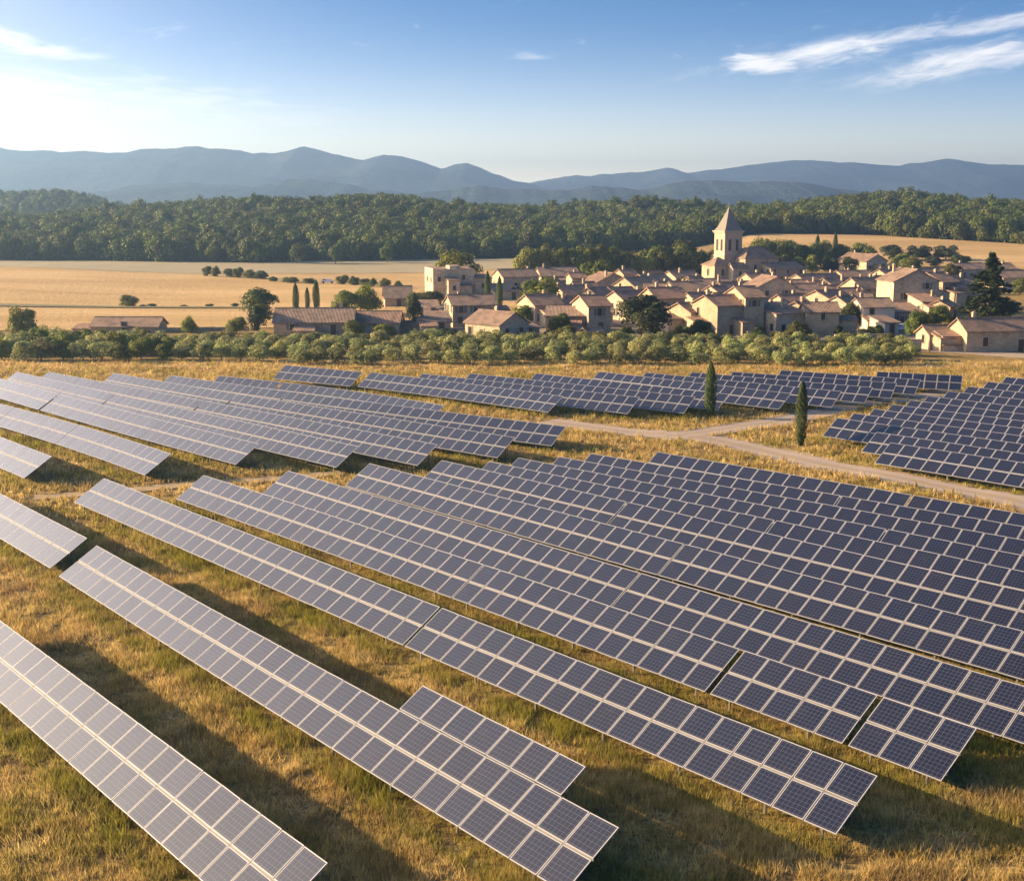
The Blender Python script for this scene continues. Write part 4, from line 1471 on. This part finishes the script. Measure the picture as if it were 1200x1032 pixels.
stone_wall(at(160, 407), at(178, 407), 1.0, 0.6, 'short low stone wall among the left olive bushes')
stone_wall(at(1050, 410), at(1079, 410), 1.9, 0.7, 'pale courtyard wall left of the farmhouse annex')
stone_wall(at(978, 398), at(1040, 397), 1.1, 0.5, 'low wall in front of the plastered house')
stone_wall(at(190, 389), at(292, 387), 0.8, 0.6, 'long low stone wall along the wheat field edge')
stone_wall(at(640, 398), at(690, 399), 1.3, 0.5, 'low wall behind the olives left of the hut')
b_ = MB(); q_ = at(1089, 413)
b_.tube([q_ + Vector((0, 0, -0.3)), q_ + Vector((0, 0, 3.6))], [0.13, 0.1], 8)
tag(b_.build('wooden_post', M['bark']), 'upright wooden post before the farmhouse annex', 'post')

# ------------------------------------------------------------------ trees
tree_px('cypress_tree', 'cypress', 832, 490, 14.5, 67, 'left one of two slim cypresses standing beside the gravel track', lift=0.0)
tree_px('cypress_tree', 'cypress', 938, 522, 15.5, 78, 'right, nearer one of two slim cypresses beside the gravel track', lift=0.0)
for px, by, w_, h_, lab in ((347, 366, 9, 34, 'left cypress of the three behind the long farm building'), (360.5, 364, 7, 27, 'short middle cypress of the three behind the long farm building'),
                            (371, 364, 9.5, 36, 'tallest right cypress of the three behind the long farm building'), (571.5, 360, 8, 42, 'left cypress of the pair right of the stepped house'), (585.5, 364, 9, 40, 'right cypress of the pair right of the stepped house'),
                            (957, 309, 8, 33, 'left pointed tree above the trees behind the church'), (978, 309, 7, 36, 'right pointed tree above the trees behind the church')):
    tree_px('cypress_tree', 'cypress', px, by, w_, h_, lab, lift=0.0)
SINGLE = [
    ('lime', 28, 398, 44, 40, 'round sunlit tree at the left edge before the wheat field'), ('lime', 151, 360, 26, 15, 'lone rounded bush in the middle of the wheat field'),
    ('lime', 223, 390, 22, 21, 'small green tree on the wheat field edge'), ('broad', 306, 380, 50, 44, 'large tree left of the three cypresses'), ('darkbroad', 303, 392, 32, 34, 'dark tree at the left end of the long farm building'),
    ('lime', 277, 391, 28, 20, 'yellow green bush left of the dark farm tree'), ('lime', 402, 370, 40, 30, 'left bright green tree behind the long farm building'), ('lime', 431, 368, 40, 37, 'right bright green tree behind the long farm building'),
    ('darkbroad', 485, 388, 20, 46, 'dark upright tree between the barn and the front house'), ('lime', 540, 342, 62, 50, 'broad dome shaped tree behind the stepped house'),
    ('lime', 632, 364, 64, 40, 'wide lime green tree in the middle of the village left'), ('lime', 612, 392, 34, 36, 'dark green tree right of the sunlit front house'), ('lime', 696, 342, 46, 38, 'green tree behind the two window gable'),
    ('darkbroad', 751, 398, 84, 52, 'big spreading dark tree in front of the village'), ('darkbroad', 821, 396, 30, 22, 'dark bush right of the big spreading tree'), ('broad', 935, 400, 36, 25, 'rounded bush before the low front house'),
    ('darkbroad', 995, 385, 27, 33, 'rounded courtyard tree left of the plastered house'), ('broad', 1075, 398, 34, 36, 'bush clump right of the parked car'), ('broad', 1100, 382, 28, 26, 'green tree behind the farmhouse annex'),
    ('broad', 1066, 328, 32, 30, 'tree among the upper right roofs'), ('broad', 664, 402, 30, 22, 'green bush at the foot of the shaded lean-to'), ('darkbroad', 530, 405, 46, 20, 'dark hedge bush left below the front house'),
    ('broad', 1050, 326, 26, 24, 'tree left among the upper right roofs'), ('broad', 1115, 330, 26, 22, 'tree under the right wheat field'), ('lime', 453, 396, 40, 18, 'yellow green shrub in front of the low barn'),
    ('broad', 500, 362, 50, 22, 'green bushes below the stepped house'), ('broad', 415, 396, 26, 22, 'bush before the right end of the farm building'), ('broad', 1178, 378, 40, 30, 'tree at the foot of the large conifer'),
    ('lime', 655, 392, 30, 26, 'bright bush before the shaded lean-to house'), ('broad', 800, 322, 44, 42, 'tall green tree directly left of the church tower'), ('lime', 704, 404, 24, 16, 'light green bush under the tall narrow house'),
    ('lime', 1086, 396, 34, 30, 'fresh green tree left behind the farmhouse annex'), ('lime', 645, 345, 20, 16, 'small tree between two rear houses'), ('broad', 580, 390, 22, 16, 'bush under the wall of the front house'),
    ('broad', 1195, 345, 26, 20, 'tree at the right edge beyond the conifer'), ('darkbroad', 890, 398, 22, 16, 'dark bush in front of the tallest narrow house'), ('darkbroad', 725, 400, 26, 14, 'low dark bush under the big spreading tree')]
for kd, px, by, w_, h_, lab in SINGLE:
    tree_px('broadleaf_tree' if h_ > 23 else 'garden_bush', kd, px, by, w_, h_, lab, 'tree' if h_ > 23 else 'bush', lift=0.0 if h_ < 30 else 0.08)
tree_px('conifer_tree', 'conifer', 1158, 380, 76, 84, 'large layered dark conifer beside the farmhouse', lift=0.02)

BELT = 'round trees in the belt behind the village'
bx2 = [868, 884, 902, 918, 935, 952, 973, 995, 1022, 1058, 1092, 1124]
bx = [618, 636, 655, 674, 690, 706, 722, 741, 760, 778, 796, 812, 828, 876, 893, 910, 926, 943, 962, 985, 1010, 1043, 1076, 1108]
for i, px in enumerate(bx):
    by = 327 if px < 840 else 314
    h_ = random.uniform(33, 44) if px < 840 else random.uniform(26, 36)
    if px > 1030: h_ = 18; by = 305
    if px == 1010: h_ = 30
    lab = f'belt tree behind the village, {"number" if False else ""}'.strip()
    side = 'left of the church tower' if px < 850 else 'right of the church tower'
    idx = [p for p in bx if (p < 850) == (px < 850)].index(px)
    if px > 850: o_ = (ORD + ['thirteenth', 'fourteenth', 'fifteenth'])[idx]; lab = f'{o_} round tree counting rightwards from the church tower'
    else: o_ = (ORD + ['thirteenth', 'fourteenth', 'fifteenth'])[len([p for p in bx if p < 850]) - 1 - idx]; lab = f'{o_} round tree counting leftwards from the church tower'
    tree_px('broadleaf_tree', random.choice(['broad', 'lime', 'lime', 'broad', 'darkbroad']) if px < 1030 else 'darkbroad', px, by, random.uniform(29, 42), h_, lab, 'tree', BELT, lift=0.02)
for i, px in enumerate(bx2):
    tree_px('broadleaf_tree', ('broad', 'lime', 'darkbroad', 'broad')[i % 4], px, 321 if px < 1015 else 313, random.uniform(22, 30), random.uniform(19, 27) if px < 1015 else random.uniform(12, 17), f'{ORD[i]} tree from the church in the lower tree row behind the right roofs', 'tree', 'lower tree row behind the right roofs', lift=0.02)
for i, px in enumerate((245, 256, 267, 279, 291, 303)):
    tree_px('hedge_bush', 'broad', px + random.uniform(-3, 3), 324 + i * 0.6, random.uniform(13, 21), random.uniform(10, 14), f'{ORD[i]} bush from the left in the hedge crossing the wheat field', 'bush', 'bushes of the wheat field hedge', lift=0.0)
for i, px in enumerate((318, 332, 346, 360, 400, 412, 426, 440, 455, 470)):
    tree_px('hedge_bush', 'broad', px + random.uniform(-4, 4), 330 + i * 0.9, random.uniform(10, 20), random.uniform(5, 8) if px < 390 else random.uniform(8, 12), f'{ORD[i]} low bush from the left along the hedge behind the farm', 'bush', 'low bushes of the hedge behind the farm', lift=0.0)
for i, px in enumerate((168, 178, 216, 246, 275)):
    tree_px('hedge_bush', 'broad', px, 360, 12, random.uniform(2.5, 5), f'{ORD[i]} tiny shrub from the left on the wheat field line', 'bush', 'tiny shrubs on the wheat field line', lift=0.0)

# the olive grove in front of the village: rows of silver trees
GROVE = 'olive trees of the grove in front of the village'
rowsO = [(427, 0, 1068, 24, 'front'), (420.5, -10, 1082, 22, 'second'), (414.5, -5, 1078, 21, 'third'), (408.5, 5, 1062, 20, 'rear')]
for ri, (by, xa, xb, step, nm) in enumerate(rowsO):
    px = xa + random.uniform(0, 6)
    while px < xb:
        if not (ri >= 3 and 540 < px < 620 and ri == 4):
            yb = by + random.uniform(-1.5, 1.5) + (1.5 if px > 900 else 0) - (4 if px < 330 else 0) * (ri < 2)
            part = 'left third' if px < 360 else ('middle third' if px < 720 else 'right third')
            big = 1.25 if px < 170 else 1.0
            tree_px('olive_tree', 'olive' if not (px < 200 and random.random() < 0.5) else 'lime', px, yb, random.uniform(24, 33) * big, random.uniform(17, 23.5) * big,
                    f'silvery olive tree in the {part} of the {nm} grove row', 'tree', GROVE, lift=0.04)
        px += step * random.uniform(0.8, 1.15)
for i in range(34):
    px = random.uniform(500, 1060)
    tree_px('garden_bush', random.choice(['broad', 'darkbroad', 'broad', 'lime']), px, random.uniform(394, 403), random.uniform(14, 26), random.uniform(8, 15),
            'small garden bush between the front houses and the olive grove', 'bush', 'garden bushes along the front houses', lift=0.0)
for i in range(26):
    px = random.uniform(600, 1120)
    tree_px('garden_bush', random.choice(['broad', 'darkbroad', 'broad', 'lime']), px, random.uniform(340, 382), random.uniform(12, 22), random.uniform(10, 19),
            'small green bush squeezed between the village houses', 'bush', 'bushes between the village houses', lift=0.0)

# ------------------------------------------------------------------ forest (far wood reads as one mass)
def forest(name, label, pts, sizes):
    V = np.asarray(pts, np.float32)
    me = bpy.data.meshes.new(name)
    me.vertices.add(len(V)); me.vertices.foreach_set('co', V.ravel())
    a1 = me.attributes.new('size', 'FLOAT_VECTOR', 'POINT'); a1.data.foreach_set('vector', np.asarray(sizes, np.float32).ravel())
    a2 = me.attributes.new('turn', 'FLOAT', 'POINT'); a2.data.foreach_set('value', rng.uniform(0, 6.28, len(V)).astype(np.float32))
    me.update()
    o = link(bpy.data.objects.new(name, me))
    tag(o, label, 'forest', kind='stuff')
    ng = bpy.data.node_groups.new(name, 'GeometryNodeTree')
    ng.interface.new_socket('Geometry', in_out='INPUT', socket_type='NodeSocketGeometry')
    ng.interface.new_socket('Geometry', in_out='OUTPUT', socket_type='NodeSocketGeometry')
    N, L_ = ng.nodes, ng.links
    gi, go = N.new('NodeGroupInput'), N.new('NodeGroupOutput')
    inst = N.new('GeometryNodeInstanceOnPoints')
    L_.new(gi.outputs[0], inst.inputs['Points'])
    join = N.new('GeometryNodeGeometryToInstance')
    for cr in WOOD:
        oi = N.new('GeometryNodeObjectInfo'); oi.inputs[0].default_value = cr; oi.transform_space = 'ORIGINAL'
        oi.inputs['As Instance'].default_value = True
        L_.new(oi.outputs['Geometry'], join.inputs[0])
    L_.new(join.outputs[0], inst.inputs['Instance'])
    inst.inputs['Pick Instance'].default_value = True
    s_ = N.new('GeometryNodeInputNamedAttribute'); s_.data_type = 'FLOAT_VECTOR'; s_.inputs[0].default_value = 'size'
    L_.new(s_.outputs[0], inst.inputs['Scale'])
    t_ = N.new('GeometryNodeInputNamedAttribute'); t_.data_type = 'FLOAT'; t_.inputs[0].default_value = 'turn'
    cx = N.new('ShaderNodeCombineXYZ'); L_.new(t_.outputs[0], cx.inputs[2])
    e2r = N.new('FunctionNodeEulerToRotation'); L_.new(cx.outputs[0], e2r.inputs[0])
    L_.new(e2r.outputs[0], inst.inputs['Rotation'])
    L_.new(inst.outputs[0], go.inputs[0])
    md = o.modifiers.new('scatter', 'NODES'); md.node_group = ng


# four edge trees stand in front of the wood; the mass behind repeats their crowns
WOOD = []
for i, (px, d) in enumerate(((352, 556), (455, 560), (520, 575), (395, 556))):
    x = (px - 600) / FPX * d
    r_ = tree('woodland_tree', 'wood', Vector((x, d, H1(x, d))), random.uniform(6, 8), random.uniform(8, 10), f'{ORD[i]} stray tree standing out at the foot of the dark wood', 'tree', 'stray trees at the foot of the wood', 0.05)
    for c in r_.children:
        if c.name.startswith('crown'):
            c.data = CROWN['wood'][i]; WOOD.append(c)


def wood_points():
    P, S = [], []
    ys = np.arange(540, 1420, 5.2)
    for y in ys:
        sp = 6.2 if y < 1000 else 8.5
        if y > 1000 and int(y / 5.2) % 2: continue
        lim = 0.5 * y if y < 1000 else 0.5 * y
        xs = np.arange(-lim, lim, sp)
        xs = xs + rng.uniform(-2.2, 2.2, len(xs)); yv = y + rng.uniform(-2.2, 2.2, len(xs))
        px = 600 + 1500 * xs / yv
        ed = edge_d(px) + 9 * (fbm(xs / 30, yv / 30, 5, 2) - 0.5)
        far_l = (yv > 1050) & (yv < 1400) & (px < 240)
        far_r = (yv > 1050) & (yv < 1400) & (px > 1080)
        ok = ((yv > ed) & (yv < ed + 330)) | far_l | far_r
        clr = fbm(xs / 45, yv / 45, 14, 3)
        ok &= clr > 0.22
        xs, yv = xs[ok], yv[ok]
        if not len(xs): continue
        z = hgt(xs, yv) - 0.3
        P.append(np.stack([xs, yv, z], -1))
        w_ = rng.uniform(6.0, 14, len(xs)) ; h_ = np.clip(w_ * rng.uniform(0.75, 1.25, len(xs)), 6.5, 13)
        big = rng.random(len(xs)) < 0.04
        h_ = np.where(big, h_ * 1.25, h_)
        S.append(np.stack([w_, w_, h_], -1))
    return np.concatenate(P), np.concatenate(S)


wp_, ws_ = wood_points()
forest('forest', 'dark green wooded hills between the wheat fields and the mountains', wp_, ws_)

# ------------------------------------------------------------------ grass (uncountable)
def table_distance(x, y):
    """metres in front of (negative) or behind the nearest table's lower edge, and whether under a table"""
    s = x * U.x + y * U.y; w_ = x * W.x + y * W.y
    under = np.zeros(len(x), bool); front = np.zeros(len(x), bool)
    for (hi, lo, wf, low, rows) in TABLES:
        inr = (s < hi + 0.4) & (s > lo - 0.4)
        if not inr.any(): continue
        we = np.full(len(x), 1e9)
        sv = s[inr]
        c0, c1 = wf(lo), wf(hi); cm = wf((lo + hi) / 2)
        t = (sv - lo) / (hi - lo)
        wl = c0 * (1 - t) * (1 - 2 * t) + 4 * cm * t * (1 - t) + c1 * t * (2 * t - 1)
        we[inr] = w_[inr] - wl
        under |= inr & (we > 0.1) & (we < 2.9)
        front |= inr & (we > -1.1) & (we <= 0.1)
    return under, front


def on_track(x, y):
    m_ = np.zeros(len(x), bool)
    for q, wd in TRACKS:
        for c in q[::2]:
            m_ |= (x - c[0]) ** 2 + (y - c[1]) ** 2 < (wd * 0.36) ** 2
    return m_


def grass(name, n, y0, y1, blades, hl, wl, label, power):
    u_ = rng.uniform(0, 1, n)
    y = (y0 ** power + u_ * (y1 ** power - y0 ** power)) ** (1 / power)
    x = rng.uniform(-0.5, 0.5, n) * y
    keep = ~on_track(x, y)
    cl = fbm(x / 1.3, y / 1.3, 21, 3)
    keep &= rng.random(n) < np.clip((cl - 0.22) * 2.6, 0.12, 1)
    under, front = table_distance(x, y)
    keep &= ~(under & (rng.random(n) < 0.35))
    x, y, under, front = x[keep], y[keep], under[keep], front[keep]
    n = len(x)
    z = hgt(x, y)
    g1 = np.where(front, rng.uniform(0.35, 0.95, n), np.where(under, rng.uniform(0.3, 0.8, n), rng.uniform(0, 0.18, n)))
    ht = rng.uniform(*hl, n) * np.where(front, 1.25, 1.0) * np.where(under, 0.8, 1.0) * (0.6 + 0.9 * fbm(x / 2.2, y / 2.2, 33, 2))
    tone = rng.uniform(0, 1, n)
    k = blades
    X = np.repeat(x, k) + rng.normal(size=n * k) * 0.10; Yv = np.repeat(y, k) + rng.normal(size=n * k) * 0.10; Z = np.repeat(z, k)
    hh = np.repeat(ht, k) * rng.uniform(0.5, 1.15, n * k)
    a = rng.uniform(0, 2 * PI, n * k); lean = rng.uniform(0.1, 0.75, n * k) * hh
    wd = rng.uniform(*wl, n * k)
    dx, dy = np.cos(a) * lean, np.sin(a) * lean
    b = rng.uniform(0, 2 * PI, n * k)
    tx, ty = np.cos(b) * wd, np.sin(b) * wd
    v0 = np.stack([X - tx, Yv - ty, Z - 0.03], -1); v1 = np.stack([X + tx, Yv + ty, Z - 0.03], -1)
    v2 = np.stack([X + dx, Yv + dy, Z + hh * 0.9], -1)
    V = np.stack([v0, v1, v2], 1).reshape(-1, 3)
    me = mesh_np(name, V, np.arange(len(V)).reshape(-1, 3), [M['grass']])
    for nm_, val in (('green', g1), ('tone', tone)):
        at_ = me.attributes.new(nm_, 'FLOAT', 'FACE')
        arr = np.repeat(val, k).astype(np.float32)
        if len(arr) == len(me.polygons): at_.data.foreach_set('value', arr)
    tag(link(bpy.data.objects.new(name, me)), label, 'grass', kind='stuff')


grass('dry_grass', 175000, 36, 95, 6, (0.18, 0.55), (0.012, 0.03), 'dry golden and green grass between the near solar rows', 1.25)
grass('straw_grass', 140000, 90, 206, 4, (0.25, 0.7), (0.03, 0.075), 'straw coloured tall grass between the far solar blocks', 1.5)

# ------------------------------------------------------------------ haze
def haze():
    b = MB()
    b.box(-7200, 7200, -7200, 7200, -2.0, 262)
    m_ = bpy.data.materials.new('evening_haze')
    m_.use_nodes = True
    nt = m_.node_tree
    nt.nodes.remove(nt.nodes['Principled BSDF'])
    v = nt.nodes.new('ShaderNodeVolumePrincipled')
    v.inputs['Color'].default_value = (0.37, 0.62, 1.0, 1)
    v.inputs['Density'].default_value = HAZE_DENSITY
    v.inputs['Density Attribute'].default_value = ''
    v.inputs['Anisotropy'].default_value = 0.55
    nt.links.new(v.outputs[0], nt.nodes['Material Output'].inputs['Volume'])
    m_.volume_intersection_method = 'FAST' if hasattr(m_, 'volume_intersection_method') else m_.volume_intersection_method
    tag(b.build('haze', m_), 'thin golden evening haze over the whole valley', 'haze', kind='stuff')


haze()
